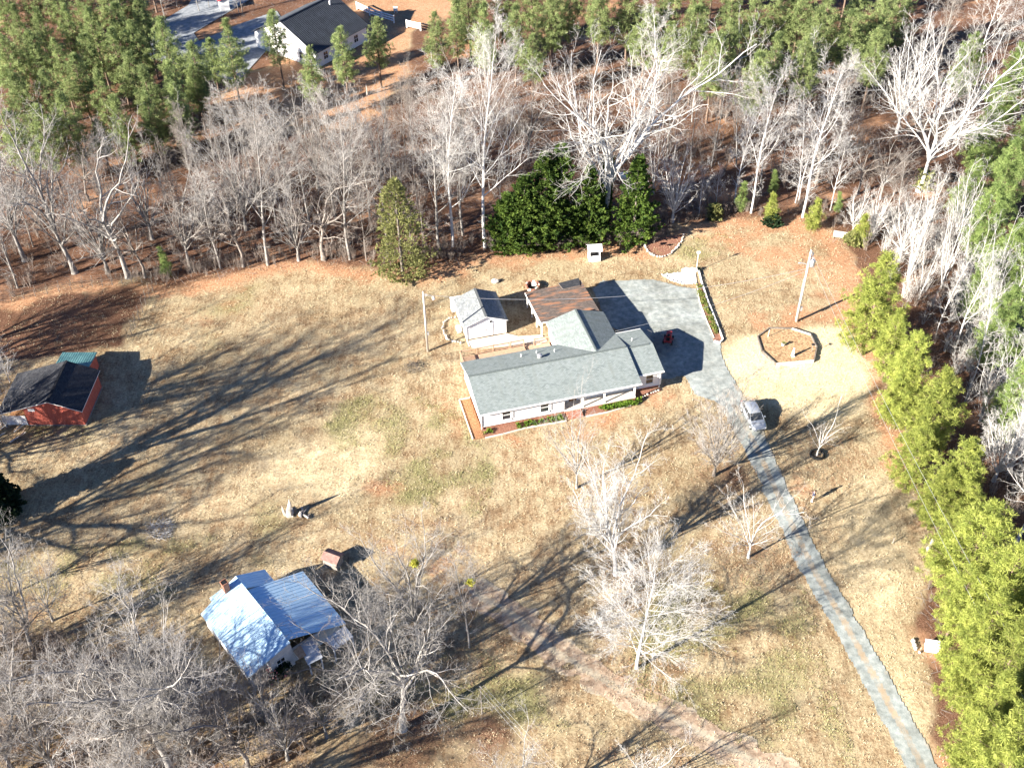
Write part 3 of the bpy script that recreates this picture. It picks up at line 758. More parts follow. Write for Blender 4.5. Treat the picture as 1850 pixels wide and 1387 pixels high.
# shed behind the deck
shed = thing('garden_shed', 'small white shed with pale grey shingle gable roof and double doors', 'shed', HW(0, 0), HA)
sw = MB()
wall_box(sw, 2.1, 7.25, 16.5, 22.0, 0.1, 2.25)
gable(sw, 'y', 16.5, 2.1, 7.25, 2.25, 3.28, 4.67); gable(sw, 'y', 21.88, 2.1, 7.25, 2.25, 3.28, 4.67)
siding(sw, (2.1, 16.5, 0), (7.25, 16.5, 0), 0.1, 2.25, (0, -1)); siding(sw, (2.1, 22.0, 0), (2.1, 16.5, 0), 0.1, 2.25, (-1, 0))
sw.build('wall', M_WHITE, shed)
roof('roof', [[(1.8, 22.3, 2.28), (1.8, 16.2, 2.28), (4.67, 16.2, 3.42), (4.67, 22.3, 3.42)], [(7.5, 16.2, 2.28), (7.5, 22.3, 2.28), (4.67, 22.3, 3.42), (4.67, 16.2, 3.42)]], 0.09, M_SHW, shed)
rc = MB()
for k in range(20): rc.beam((4.67, 16.2 + 0.305 * k, 3.455), (4.67, 16.48 + 0.305 * k, 3.465), 0.3, 0.03)
rc.build('ridge_cap', M_SHW, shed)
for a, b in ((3.75, 4.62), (4.68, 5.55)):
    d = MB(); d.box(a, b, 16.43, 16.475, 0.15, 2.1); d.box(a, b, 16.41, 16.43, 0.95, 1.05); o = d.build('door', M_WHITE, shed)
hd = MB(); hd.box(4.55, 4.6, 16.37, 16.41, 1.1, 1.25); hd.build('handle', M_DARK, o)
rv = MB(); rv.tube([(5.3, 16.46, 2.35), (5.3, 16.40, 2.35)], [0.16, 0.16], 12); rv.build('round_vent', M_DARK, shed)
for x in (2.05, 7.15):
    tr = MB(); tr.box(x, x + 0.15, 16.42, 16.475, 0.1, 2.2); tr.build('corner_trim', M_TRIM, shed)
ra = MB(); ra.beam((2.12, 16.35, 0.05), (2.12, 15.2, 0.03), 0.1, 0.08); ra.build('downspout', M_TRIM, shed)
# white tank leaning behind the shed
tk = thing('storage_box', 'white storage box behind the left back corner of the small shed', 'box', HW(2.6, 22.95), HA)
b = MB(); b.box(-1.0, 0.9, -0.45, 0.45, 0, 1.7); b.box(-1.05, 0.95, -0.5, 0.5, 1.7, 1.78); b.build('body', M_TRIM, tk)
b = MB(); b.box(0.0, 0.03, -0.47, -0.452, 0.2, 1.6); b.build('door_seam', M_DARK, tk)
tk = thing('gas_tank', 'small white rounded tank against the left wall of the small shed', 'tank', HW(1.55, 18.4), HA)
b = MB(); b.tube([(0, -0.55, 0.5), (0, -0.45, 0.5), (0, 0.45, 0.5), (0, 0.55, 0.5)], [0.12, 0.33, 0.33, 0.12], 12); b.build('tank_body', M_TRIM, tk, True)
b = MB(); b.box(-0.25, 0.25, -0.35, -0.28, 0, 0.25); b.box(-0.25, 0.25, 0.28, 0.35, 0, 0.25); b.build('foot', M_CONC, tk)

# pale path between shed and deck
def prism_patch(name, pts, z0, z1, m, **kw):
    b = MB(); b.slab([(p[0], p[1], z1) for p in pts], z1 - z0); return b.build(name, m, **kw)
pth = [HW(u, v)[:2] for u, v in ((2.2, 16.3), (7.4, 16.3), (8.6, 15.4), (11.4, 14.9), (11.8, 14.2), (11.9, 13.0), (8.6, 13.0), (8.2, 13.6), (6.0, 14.1), (3.6, 14.4), (2.4, 15.0))]
prism_patch('path', pth, -0.08, 0.03, M_CONC, kind='structure')

# ------------------------------------------------------------------ beds and edgings
def stones_line(thg, pts, step, size, rnd, closed=False, name='stone', m=M_STONE, flat=0.75):
    pts = [Vector((p[0], p[1], 0)) for p in pts]
    if closed: pts.append(pts[0])
    meshes = []
    for i in range(4):
        b = MB(); b.blob((0, 0, 0), 1, 0.75, flat, 7, 4, random.Random(50 + i), 0.18); meshes.append(b.mesh(name, m))
    base = thg.location; ca, sa = math.cos(-thg.rotation_euler.z), math.sin(-thg.rotation_euler.z)
    acc = 0
    for a, b in zip(pts[:-1], pts[1:]):
        L = (b - a).length
        while acc < L:
            p = a.lerp(b, acc / L) - base
            q = (p.x * ca - p.y * sa + rnd.uniform(-.06, .06), p.x * sa + p.y * ca + rnd.uniform(-.06, .06), size * 0.35)
            s = size * rnd.uniform(0.7, 1.25)
            link(name, rnd.choice(meshes), thg, q, rnd.uniform(0, 6), (s, s, s))
            acc += step * rnd.uniform(0.8, 1.25)
        acc -= L
def bed(name, label, pts, material, z=0.02, cat='flower bed'):
    c = Vector((sum(p[0] for p in pts) / len(pts), sum(p[1] for p in pts) / len(pts), 0))
    t = thing(name, label, cat, c)
    b = MB(); b.slab([(p[0] - c.x, p[1] - c.y, z) for p in pts], z + 0.1); b.build('soil', material, t)
    return t
def edging(t, pts, w_, h_, m, name='edging_board', gap=0.02, seg=2.4):
    c = t.location
    for a, b in zip(pts[:-1], pts[1:]):
        a = Vector((a[0], a[1], 0)) - c; b = Vector((b[0], b[1], 0)) - c
        L = (b - a).length; k = max(1, round(L / seg)); d = (b - a).normalized() * gap
        for i in range(k):
            p = a.lerp(b, i / k) + d; q = a.lerp(b, (i + 1) / k) - d
            e = MB(); e.beam(p + Vector((0, 0, h_ / 2 - 0.02)), q + Vector((0, 0, h_ / 2 - 0.02)), w_, h_ + 0.04); e.build(name, m, t)
rg = random.Random(5)
def leafclump(mb, c, r, n, size, rnd, up=0.4):
    for _ in range(n):
        th = rnd.uniform(0, 2 * math.pi); ph = rnd.uniform(0.0, 1.3)
        d = Vector((math.sin(ph) * math.cos(th), math.sin(ph) * math.sin(th), math.cos(ph)))
        p = Vector(c) + d * r * rnd.uniform(0.3, 1.0)
        s = Vector((rnd.gauss(0, 1), rnd.gauss(0, 1), rnd.gauss(0, 1))).normalized()
        q = d + Vector((0, 0, up)); q.normalize()
        s = (s - q * s.dot(q)); s.normalize()
        L = size * rnd.uniform(0.6, 1.4); W = L * 0.4
        mb.add([tuple(p - s * W), tuple(p + s * W), tuple(p + q * L)], [(0, 1, 2)])
def plants_in(t, uvs, r, size, m, name='foliage', n=26):
    b = MB(); c = t.location
    for p in uvs: leafclump(b, (p[0] - c.x, p[1] - c.y, 0.02), r, n, size, rg)
    o = b.build(name, m, t); o['kind'] = 'stuff'; return o
P = [HW(u, v)[:2] for u, v in ((-1.35, 5.9), (-1.35, -1.0), (0.0, -1.0), (0.0, 5.9))]
t = bed('side_bed', 'long bed of brown leaves along the left gable wall of the white house', P, M_LEAFBED)
edging(t, [P[3], P[0], P[1]], 0.1, 0.14, M_CONC)
P = [HW(u, v)[:2] for u, v in ((0.05, 0.3), (0.05, -1.15), (2.2, -1.1), (5, -0.85), (9.9, -1.0), (9.9, 0.3))]
t = bed('front_bed', 'narrow planted bed under the two front windows of the white house', P, M_MULCH)
edging(t, P[1:5], 0.1, 0.14, M_CONC)
plants_in(t, [HW(0.5 + rg.uniform(-.3, .5), -0.45 + rg.uniform(-.3, .3)) for _ in range(5)] + [HW(rg.uniform(4.2, 9.6), rg.uniform(-0.7, -0.1)) for _ in range(34)], 0.3, 0.2, M_BRIGHTLEAF)
P = [HW(u, v)[:2] for u, v in ((12.3, 0.1), (12.3, -0.95), (15, -0.95), (18, -0.6), (20.2, 0.3), (22.4, 0.9), (22.4, 1.5), (19, 1.5), (18.9, 0.1))]
t = bed('porch_bed', 'bed of bright green plants below the porch of the white house', P, M_MULCH)
edging(t, P[1:4], 0.1, 0.14, M_CONC)
plants_in(t, [HW(rg.uniform(14.0, 19.4), rg.uniform(-0.55, 0.0) + 0.0) for _ in range(46)], 0.34, 0.22, M_BRIGHTLEAF)
stones_line(t, [HW(19.3, 0.2), HW(20.6, 0.7), HW(22.3, 1.0)], 0.4, 0.16, rg)

# half round bed with stone rim
P = PX((1165, 442), (1170, 455), (1180, 462), (1195, 465), (1210, 460), (1222, 448), (1232, 436), (1235, 424), (1200, 428), (1175, 436))
t = bed('mulch_bed', 'half round mulch bed rimmed with small pale stones right of the cypresses', P, M_MULCH)
stones_line(t, P[:8], 0.42, 0.2, rg)
# white gravel corner
P = PX((1196, 496), (1215, 494), (1245, 490), (1256, 490), (1259, 512), (1235, 513), (1212, 506))
t = bed('white_gravel_bed', 'small wedge of white gravel with stone rim at the corner of the gravel pad', P, M_WHGRAVEL, 0.04)
stones_line(t, [P[0], P[6], P[5], P[4]], 0.55, 0.17, rg); stones_line(t, [P[0], P[1], P[2]], 0.7, 0.14, rg)
for i in range(5):
    a = G(1236 + i * 5, 490 - (i % 2) * 2); b = MB(); b.blob((a[0] - t.location.x, a[1] - t.location.y, 0.18), 0.4, 0.3, 0.28, 7, 4, rg, 0.2); b.build('boulder', M_WHGRAVEL, t)
# long green strip
P = PX((1258, 513), (1266, 512), (1276, 545), (1290, 580), (1305, 612), (1300, 619), (1290, 616), (1275, 575), (1264, 545))
t = bed('border_strip', 'long narrow green border strip with pale timber edging along the right of the gravel pad', P, M_MULCH, 0.03)
edging(t, PX((1262, 488), (1268, 512), (1279, 545), (1293, 580), (1306, 614), (1300, 620), (1290, 617)), 0.14, 0.22, M_TRIM, seg=1.8)
edging(t, PX((1259, 515), (1264, 545), (1275, 575), (1290, 611)), 0.1, 0.1, M_CONC)
cen = PX((1263, 516), (1270, 545), (1283, 577), (1296, 603))
pl = []
for k in range(75):
    i = rg.randrange(3); f_ = rg.random()
    pl.append((cen[i][0] + (cen[i + 1][0] - cen[i][0]) * f_ + rg.uniform(-.3, .3), cen[i][1] + (cen[i + 1][1] - cen[i][1]) * f_))
plants_in(t, pl, 0.3, 0.17, leafmat('border_leaf', (0.13, 0.17, 0.04), (0.33, 0.36, 0.12), (0.22, 0.26, 0.07), sc=3))
# stone ring left of the shed
t = thing('stone_ring', 'curved line of pale stones left of the small white shed', 'stone edging', (*G(806, 600), 0))
stones_line(t, PX((822, 574), (812, 575), (803, 582), (799, 592), (803, 603), (808, 612), (816, 616), (824, 618), (836, 620)), 0.36, 0.18, rg)
t = thing('rock', 'single grey rock on the lawn behind the small white shed', 'rock', (*G(895, 509), 0))
b = MB(); b.blob((0, 0, 0.12), 0.55, 0.4, 0.32, 9, 5, rg, 0.15); b.build('rock_body', M_STONE, t)

# octagonal timber bed
OC = PX((1368, 611), (1390, 595), (1430, 596), (1464, 607), (1475, 630), (1470, 654), (1402, 660), (1376, 636))
t = bed('octagon_bed', 'octagonal raised garden bed of dark timbers in front of the utility pole', OC, mat('dry_bed', (0.20, 0.11, 0.06), (0.50, 0.38, 0.22), 4, 1.0, 0.5, c3=(0.36, 0.24, 0.13)), 0.16)
for i in range(8):
    a = Vector((*OC[i], 0)) - t.location; b_ = Vector((*OC[(i + 1) % 8], 0)) - t.location
    if i == 6: b_ = a.lerp(b_, 0.98)
    for k in range(2):
        e = MB(); d = (b_ - a).normalized() * 0.03
        e.beam(a + d + Vector((0, 0, 0.05 + 0.2 * k)), b_ - d + Vector((0, 0, 0.05 + 0.2 * k)), 0.15, 0.19); e.build('timber', M_CONC if i in (2, 5) else M_BARKD, t)
st = thing('garden_statue', 'small white garden statue standing in the octagonal bed', 'statue', (*G(1432, 645), 0.15))
b = MB(); b.box(-0.2, 0.2, -0.2, 0.2, 0, 0.15); b.build('plinth', M_TRIM, st)
b = MB(); b.tube([(0, 0, 0.15), (0, 0, 0.5), (0, 0, 0.85), (0, 0, 1.0), (0, 0, 1.06)], [0.17, 0.2, 0.16, 0.08, 0.09], 10); b.blob((0, 0, 1.18), 0.13, 0.13, 0.15, 8, 6); b.build('figure', M_TRIM, st, True)
st = thing('garden_lantern', 'slim metal stake with a dark round cap at the right corner of the octagonal bed', 'lantern', (*G(1466, 637), 0.15))
b = MB(); b.tube([(0, 0, 0), (0, 0, 1.1)], [0.03, 0.03], 6); b.build('stake', M_WOODG, st)
b = MB(); b.tube([(0, 0, 1.1), (0, 0, 1.18), (0, 0, 1.3)], [0.05, 0.24, 0.05], 10); b.build('cap', M_DARK, st)
st = thing('garden_stake', 'thin yellow wooden stake in the left part of the octagonal bed', 'stake', (*G(1387, 610), 0.15))
b = MB(); b.beam((0, 0, 0), (0.05, 0, 1.2), 0.07, 0.07); b.build('stake_body', M_CONC, st)
st = thing('flower_pot', 'low green plant pot in the middle of the octagonal bed', 'pot', (*G(1414, 626), 0.15))
b = MB(); b.tube([(0, 0, 0), (0, 0, 0.32)], [0.16, 0.24], 10); b.build('pot_body', M_CONC, st)
b = MB(); leafclump(b, (0, 0, 0.3), 0.3, 40, 0.16, rg); b.build('leaves', M_CEDAR, st)

# ------------------------------------------------------------------ poles, wires
p0 = G(1439.2, 579.8); H1p = 11.1
up = thing('utility_pole', 'tall pale utility pole with a transformer beside the octagonal bed', 'utility pole', (*p0, 0))
b = MB(); b.tube([(0, 0, -0.1), (0, 0, H1p)], [0.19, 0.12], 10); b.build('pole', M_POLE, up, True)
b = MB(); b.tube([(0.48, 0.05, 8.55), (0.48, 0.05, 8.65), (0.48, 0.05, 9.55), (0.48, 0.05, 9.65)], [0.24, 0.31, 0.31, 0.2], 12); tf = b.build('transformer', M_STEEL, up, True)
b = MB(); b.tube([(0.4, 0, 9.65), (0.4, 0, 9.95)], [0.05, 0.03], 6); b.tube([(0.55, 0.1, 9.65), (0.55, 0.1, 9.95)], [0.05, 0.03], 6); b.build('bushing', M_TRIM, tf)
b = MB(); b.beam((0.05, 0, 9.1), (0.25, 0.02, 9.1), 0.12, 0.3); b.build('bracket', M_STEEL, up)
b = MB(); b.beam((0, 0, 8.9), (-0.95, 0.1, 9.15), 0.08, 0.08); b.blob((-1.05, 0.1, 9.1), 0.22, 0.12, 0.1, 8, 5); b.build('lamp_arm', M_STEEL, up)
b = MB(); b.tube([(0.22, 0.1, 9.9), (0.42, 0.2, 10.4), (0.1, 0.05, 10.95)], [0.06, 0.08, 0.05], 6); b.build('fuse_cutout', M_TRIM, up)
b = MB(); b.box(0.12, 0.38, -0.12, 0.12, 1.7, 2.3); b.build('meter_box', M_STEEL, up)
b = MB(); b.tube([(-0.2, 0, 0), (-0.2, 0, 6.8)], [0.04, 0.04], 6); b.build('conduit', M_STEEL, up)
q0 = G(772.9, 633.6); H2p = 9.3
lp = thing('lamp_pole', 'thin pale yard light pole left of the small white shed', 'lamp post', (*q0, 0))
b = MB(); b.tube([(0, 0, -0.1), (0, 0, H2p)], [0.15, 0.1], 10); b.build('pole', M_POLE, lp, True)
b = MB(); b.tube([(0.08, 0, 8.7), (0.6, 0, 8.75), (1.1, 0.05, 8.45)], [0.035, 0.035, 0.035], 6); b.build('arm', M_STEEL, lp)
b = MB(); b.tube([(1.1, 0.05, 8.5), (1.15, 0.05, 8.4), (1.2, 0.05, 8.15)], [0.07, 0.12, 0.19], 10); b.build('lamp_head', M_TRIM, lp)
b = MB(); b.box(0.1, 0.32, -0.1, 0.12, 2.6, 3.0); b.build('meter_box', M_STEEL, lp)
b = MB()
for z in (8.9, 8.7): b.tube([(0.1, 0, z), (0.45, 0, z)], [0.04, 0.04], 5)
b.build('insulator', M_STEEL, lp)
def wire(p, q, sag, label, r=0.02):
    p = Vector(p); q = Vector(q); t = thing('overhead_wire', label, 'wire', p)
    pts = []
    for i in range(25):
        f_ = i / 24; a = (q - p) * f_; a.z -= sag * 4 * f_ * (1 - f_); pts.append(tuple(a))
    b = MB(); b.tube(pts, [r] * 25, 4); b.build('cable', M_STEEL, t)
wire((*p0, 8.3), (q0[0] + 0.2, q0[1], 8.8), 2.3, 'long sagging wire from the utility pole across the carport to the yard light pole', 0.022)
wire((*p0, 8.0), HW(19.4, 9.6, 3.0), 0.8, 'service wire from the utility pole down to the back of the white house', 0.018)
far1 = G(1860, 1460)
wire((*p0, 10.9), (far1[0], far1[1], 10.5), 1.0, 'upper power line from the utility pole along the right hand pines', 0.014)
wire((*p0, 9.9), (far1[0] - 1, far1[1], 9.3), 1.2, 'lower power line from the utility pole along the right hand pines', 0.014)
# flag pole at the pad corner
fp = thing('flag_pole', 'slim white garden pole at the corner of the white gravel bed', 'pole', (*G(1258, 489), 0))
b = MB(); b.tube([(0, 0, 0), (0, 0, 3.0)], [0.05, 0.04], 8); b.build('pole', M_TRIM, fp)
b = MB(); b.box(-0.22, 0.22, -0.05, 0.05, 2.85, 3.2); b.build('lantern_box', M_TRIM, fp)
b = MB(); leafclump(b, (0.2, 0, 0.05), 0.45, 70, 0.22, rg); o = b.build('base_plant', M_DARKLEAF, fp)
# wires and drop pole at the bottom
w0 = G(868, 1240, 4.5)
dp = thing('service_pole', 'thin short pole ending three thin wires above the lower lawn', 'pole', (*w0, 0))
b = MB(); b.tube([(0, 0, 0), (0, 0, 4.6)], [0.05, 0.04], 8); b.build('pole', M_WOODG, dp)
b = MB(); b.beam((-0.12, 0.1, 4.45), (0.12, -0.1, 4.45), 0.06, 0.06); b.build('crossbar', M_STEEL, dp)
we = G(1050, 1400, 6.5)
for k in range(3):
    wire((w0[0] + 0.25 * (k - 1), w0[1] + 0.15 * (k - 1), 4.5), (we[0] + 0.5 * (k - 1), we[1] - 2, 6.5), 0.15, ('left', 'middle', 'right')[k] + ' one of three parallel thin wires running to the bottom edge over the lawn', 0.007)
# ------------------------------------------------------------------ well, fire pit and small things
wl_ = thing('wishing_well', 'small white well house with a pitched roof in front of the cypresses', 'well', (*G(1074, 472), 0), rad(4))
b = MB(); b.box(-0.8, 0.8, -0.1, 1.2, 0, 0.8); b.build('base', M_TRIM, wl_)
b = MB(); b.box(-0.55, 0.55, 0.15, 0.95, 0.8, 0.86); b.build('opening', M_DARK, wl_)
for x in (-0.7, 0.7):
    for y in (0.0, 1.1):
        b = MB(); b.box(x - 0.06, x + 0.06, y - 0.06, y + 0.06, 0.8, 1.9); b.build('post', M_TRIM, wl_)
b = MB(); b.slab([(-1.0, -0.35, 1.85), (1.0, -0.35, 1.85), (1.0, 0.55, 2.45), (-1.0, 0.55, 2.45)], 0.06); b.slab([(-1.0, 0.55, 2.45), (1.0, 0.55, 2.45), (1.0, 1.45, 1.85), (-1.0, 1.45, 1.85)], 0.06); b.build('roof', M_TRIM, wl_)
b = MB(); b.tube([(-0.65, 0.55, 1.45), (0.65, 0.55, 1.45)], [0.07, 0.07], 8); b.build('windlass', M_WOODG, wl_)
fpit = thing('brick_fire_pit', 'round brick fire pit with a white rim behind the carport', 'fire pit', (*G(962, 520), 0))
for lev in range(3):
    for i in range(14):
        a = 2 * math.pi * (i + 0.5 * (lev % 2)) / 14
        if lev == 2 and i in (9, 10, 11): continue
        b = MB(); b.box(-0.17, 0.17, -0.1, 0.1, 0, 0.19); o = b.build('brick', M_BRICK if i % 3 else M_CONC, fpit); o.location = (0.85 * math.cos(a), 0.85 * math.sin(a), 0.2 * lev + 0.0); o.rotation_euler = (0, 0, a + math.pi / 2)
b = MB(); b.tube([(0, 0, 0.0), (0, 0, 0.1)], [0.72, 0.72], 14); b.build('ash_floor', M_DARK, fpit)
b = MB(); b.box(-0.1, 0.5, -0.35, 0.35, 0.6, 0.66); b.build('lid', M_TRIM, fpit)
# red mower and brush heap in the house shadow
M_RED = mat('red_paint', (0.45, 0.03, 0.03), (0.55, 0.06, 0.05), 3, 0.45, spec=0.5)
M_RUB = mat('black_rubber', (0.02, 0.02, 0.02), rough=0.8)
mw = thing('ride_on_mower', 'red ride on mower parked in the shadow at the right end of the white house', 'mower', (*G(1207, 616), 0), rad(75))
b = MB(); b.box(-0.1, 0.85, -0.32, 0.32, 0.35, 0.95); b.box(0.75, 0.9, -0.25, 0.25, 0.4, 0.8); b.build('hood', M_RED, mw)
b = MB(); b.box(-0.85, -0.1, -0.42, 0.42, 0.35, 0.55); b.box(-0.95, -0.55, -0.5, 0.5, 0.55, 0.68); b.build('fender', M_RED, mw)
b = MB(); b.box(-0.7, -0.3, -0.22, 0.22, 0.68, 0.8); b.box(-0.78, -0.7, -0.22, 0.22, 0.7, 1.15); b.build('seat', M_RUB, mw)
b = MB(); b.box(-0.5, 0.5, -0.6, 0.6, 0.12, 0.3); b.build('cutting_deck', M_RED, mw)
b = MB(); b.tube([(-0.1, 0, 0.9), (-0.25, 0, 1.15)], [0.03, 0.03], 6); b.tube([(-0.25, 0, 1.15), (-0.27, 0, 1.19)], [0.19, 0.19], 12); b.build('steering_wheel', M_RUB, mw)
for x, r in ((0.6, 0.22), (-0.6, 0.32)):
    for s in (-1, 1):
        b = MB(); b.tube([(x, s * 0.42, r), (x, s * 0.62, r)], [r, r], 14); b.build('wheel', M_RUB, mw)
def brushpile(name, label, c, r, n, m, cat='brush pile', h=0.7, th=0.02):
    t = thing(name, label, cat, (*c, 0)); b = MB(); rr_ = random.Random(int(c[0] * 10))
    for _ in range(n):
        a = rr_.uniform(0, 6.28); q = r * math.sqrt(rr_.random()); L = rr_.uniform(0.4, 1.3) * r * 0.6
        p = Vector((q * math.cos(a), q * math.sin(a), rr_.uniform(0.03, h) * (1 - q / r * 0.7)))
        d = Vector((rr_.gauss(0, 1), rr_.gauss(0, 1), rr_.gauss(0, 0.35))).normalized()
        e = p + d * L; e.z = max(0.02, e.z)
        b.tube([tuple(p), tuple((p + e) / 2 + Vector((0, 0, 0.06))), tuple(e)], [th, th * 0.8, th * 0.3], 3, cap=False)
    o = b.build('sticks', m, t); o['kind'] = 'stuff'; return t
brushpile('brush_pile', 'heap of bare grey cuttings beside the red mower at the house end', G(1195, 622), 2.0, 260, M_TWIG)
brushpile('ash_heap', 'pale heap of burnt twigs and ash on the left lawn', G(290, 958), 1.4, 220, M_TWIGW, h=0.35)
brushpile('small_bush', 'low bare twiggy bush on the lawn left of the white house', G(744, 666), 1.0, 160, M_BARKD, cat='bush', h=1.0)
# fallen trunk stump with logs
sp = thing('broken_stump', 'splintered pale tree stump with scattered logs on the left lawn', 'tree stump', (*G(523, 930), 0))
b = MB(); b.tube([(0, 0, -0.05), (0.05, 0, 0.8), (0.25, 0.05, 1.7), (0.3, 0.05, 2.5)], [0.42, 0.3, 0.2, 0.02], 7); b.build('splinter', M_POLE, sp)
b = MB(); b.tube([(-0.4, 0.05, 0), (-0.55, 0, 0.8), (-0.6, 0, 1.5)], [0.25, 0.15, 0.02], 6); b.build('splinter', M_POLE, sp)
for k in range(16):
    a = rg.uniform(-0.4, 3.6); q = rg.uniform(0.4, 1.9); L = rg.uniform(0.3, 0.9); r = rg.uniform(0.06, 0.16)
    c = Vector((0.7 + q * math.cos(a) * 0.8, q * math.sin(a) * 0.6 - 0.2, r)); d = Vector((rg.gauss(0, 1), rg.gauss(0, 1), 0)).normalized() * L / 2
    b = MB(); b.tube([tuple(c - d), tuple(c + d)], [r, r * 0.85], 7); b.build('log', rg.choice([M_POLE, M_WOOD, M_WOODG]), sp)
# white box on the pines' edge
vb_ = thing('utility_box', 'white box standing by stones at the foot of the lower right pines', 'utility box', (*G(1682, 1172), 0), rad(-12))
b = MB(); b.box(-0.6, 0.6, -0.4, 0.4, 0, 0.75); b.build('cabinet', M_TRIM, vb_)
b = MB(); b.slab([(-0.68, -0.48, 0.78), (0.68, -0.48, 0.78), (0.68, 0.48, 0.84), (-0.68, 0.48, 0.84)], 0.06); b.build('lid', M_TRIM, vb_)
t = thing('stone_edging', 'short curve of pale stones left of the white utility box', 'stone edging', (*G(1655, 1170), 0))
stones_line(t, PX((1650, 1158), (1651, 1168), (1657, 1175), (1667, 1183)), 0.45, 0.22, rg, m=M_WHGRAVEL)
po = thing('fence_post', 'short pale wooden post leaning at the edge of the right hand pines', 'post', (*G(1675, 993), 0))
b = MB(); b.beam((0, 0, -0.1), (0.25, 0, 1.7), 0.22, 0.22); b.build('post_body', M_POLE, po)
po = thing('survey_stake', 'thin stake on the lawn strip left of the leaning post', 'stake', (*G(1613, 980), 0))
b = MB(); b.beam((0, 0, -0.05), (0, 0, 0.75), 0.06, 0.06); b.build('stake_body', M_POLE, po)
pa = thing('wooden_pallet', 'weathered wooden pallet lying at the upper right edge of the yard', 'pallet', (*G(1522, 428), 0), rad(-18))
for k in range(6):
    b = MB(); b.box(-1.3, 1.3, -0.75 + 0.26 * k, -0.55 + 0.26 * k, 0.32, 0.37); b.build('slat', M_CONC, pa)
b = MB(); b.box(-1.3, -1.15, -0.75, 0.75, 0, 0.31); b.box(1.15, 1.3, -0.75, 0.75, 0, 0.31); b.build('runner', M_WOOD, pa)
bh = thing('bird_house', 'white bird house with pitched roof on a thin pole beside the right cypress', 'bird house', (*G(1120, 405), 0))
hb = 7.7
b = MB(); b.tube([(0, 0, 0), (0, 0, hb)], [0.06, 0.05], 8); b.build('pole', M_POLE, bh)
b = MB(); b.box(-0.45, 0.45, -0.35, 0.35, hb, hb + 0.6); b.build('box', M_TRIM, bh)
b = MB(); b.slab([(-0.65, -0.55, hb + 0.58), (0.65, -0.55, hb + 0.58), (0.65, 0, hb + 0.9), (-0.65, 0, hb + 0.9)], 0.04); b.slab([(-0.65, 0, hb + 0.9), (0.65, 0, hb + 0.9), (0.65, 0.55, hb + 0.58), (-0.65, 0.55, hb + 0.58)], 0.04); b.build('roof', M_TRIM, bh)
# small brown hut right of the metal roofed house
hu = thing('pump_house', 'tiny reddish hut in the twigs behind the blue metal roofed house', 'hut', (*G(603, 1018), 0), rad(-25), None, 0.8)
b = MB(); wall_box(b, -1.0, 1.0, -0.8, 0.8, 0, 1.5); b.build('wall', M_WOODG, hu)
b = MB(); b.slab([(-1.2, -1.0, 1.5), (1.2, -1.0, 1.5), (1.2, 0, 2.0), (-1.2, 0, 2.0)], 0.06); b.slab([(-1.2, 0, 2.0), (1.2, 0, 2.0), (1.2, 1.0, 1.5), (-1.2, 1.0, 1.5)], 0.06); b.build('roof', mat('rusty_roof', (0.16, 0.09, 0.075), (0.27, 0.17, 0.145), 3, 0.8), hu)

# ------------------------------------------------------------------ red barn
BA = rad(-1.2); barn = thing('barn', 'red barn with black shingle roof and a teal metal lean-to at the left edge', 'barn', (-56.54, 93.36, 0), BA)
M_REDW = mat('red_boards', (0.42, 0.09, 0.06), (0.58, 0.16, 0.11), 3, 0.85, 0.2, stretch=(3, 3, 0.4))
M_TEAL = mat('teal_metal', (0.10, 0.25, 0.26), (0.20, 0.40, 0.40), 1.5, 0.5, metal=0.2)
b = MB()
for k in range(33):
    x0 = 0.0 + 0.2 * k; zt = 1.95 + (x0 + 3.25) * 0.313 - 0.13 if x0 < 3.2 else 4.0 - (x0 + 0.2 - 3.3) * 0.411 - 0.13
    b.box(x0 + 0.006, x0 + 0.194, -0.02, 0.04, 0.05, zt)
b.build('front_boards', M_REDW, barn)
b = MB()
for k in range(31): b.box(6.58, 6.64, 0.06 + 0.21 * k, 0.06 + 0.21 * k + 0.2, 0.05, 2.45)
b.build('side_boards', M_REDW, barn)
b = MB(); b.box(-0.06, 0.02, 0.05, 6.42, 0.05, 2.78); b.box(0, 6.6, 6.45, 6.55, 0.05, 2.4); gable(b, 'y', 6.42, -0.0, 6.6, 2.4, 3.75, 3.3, 0.1); b.build('wall', M_REDW, barn)
b = MB(); b.box(6.55, 6.72, -0.06, 6.6, -0.05, 0.12); b.box(0, 6.6, -0.08, -0.02, -0.05, 0.1); b.build('sill_beam', M_WOODG, barn)
roof('roof', [[(6.95, -0.35, 2.5), (6.95, 6.9, 2.5), (3.3, 6.9, 4.0), (3.3, -0.35, 4.0)], [(-3.25, 6.9, 1.95), (-3.25, -0.35, 1.95), (3.3, -0.35, 4.0), (3.3, 6.9, 4.0)]], 0.1, M_SHB, barn)
b = MB(); b.beam((3.3, -0.35, 4.03), (3.3, 6.9, 4.03), 0.3, 0.03); b.build('ridge_cap', M_SHB, barn)
for (x, y) in ((-3.1, -0.2), (-3.1, 2.2), (-3.1, 4.5), (-3.1, 6.7)):
    b = MB(); b.box(x - 0.07, x + 0.07, y - 0.07, y + 0.07, 0, 1.85); b.build('post', M_WOODG, barn)
b = MB(); b.box(0.55, 1.3, -0.07, -0.025, 2.25, 2.7); b.build('sign_board', M_TRIM, barn)
b = MB(); b.box(2.6, 2.65, -0.06, -0.025, 0.1, 2.4); b.box(4.6, 4.65, -0.06, -0.025, 0.1, 2.4); b.box(2.65, 4.6, -0.06, -0.025, 2.35, 2.42); b.build('door_trim', M_REDW, barn)
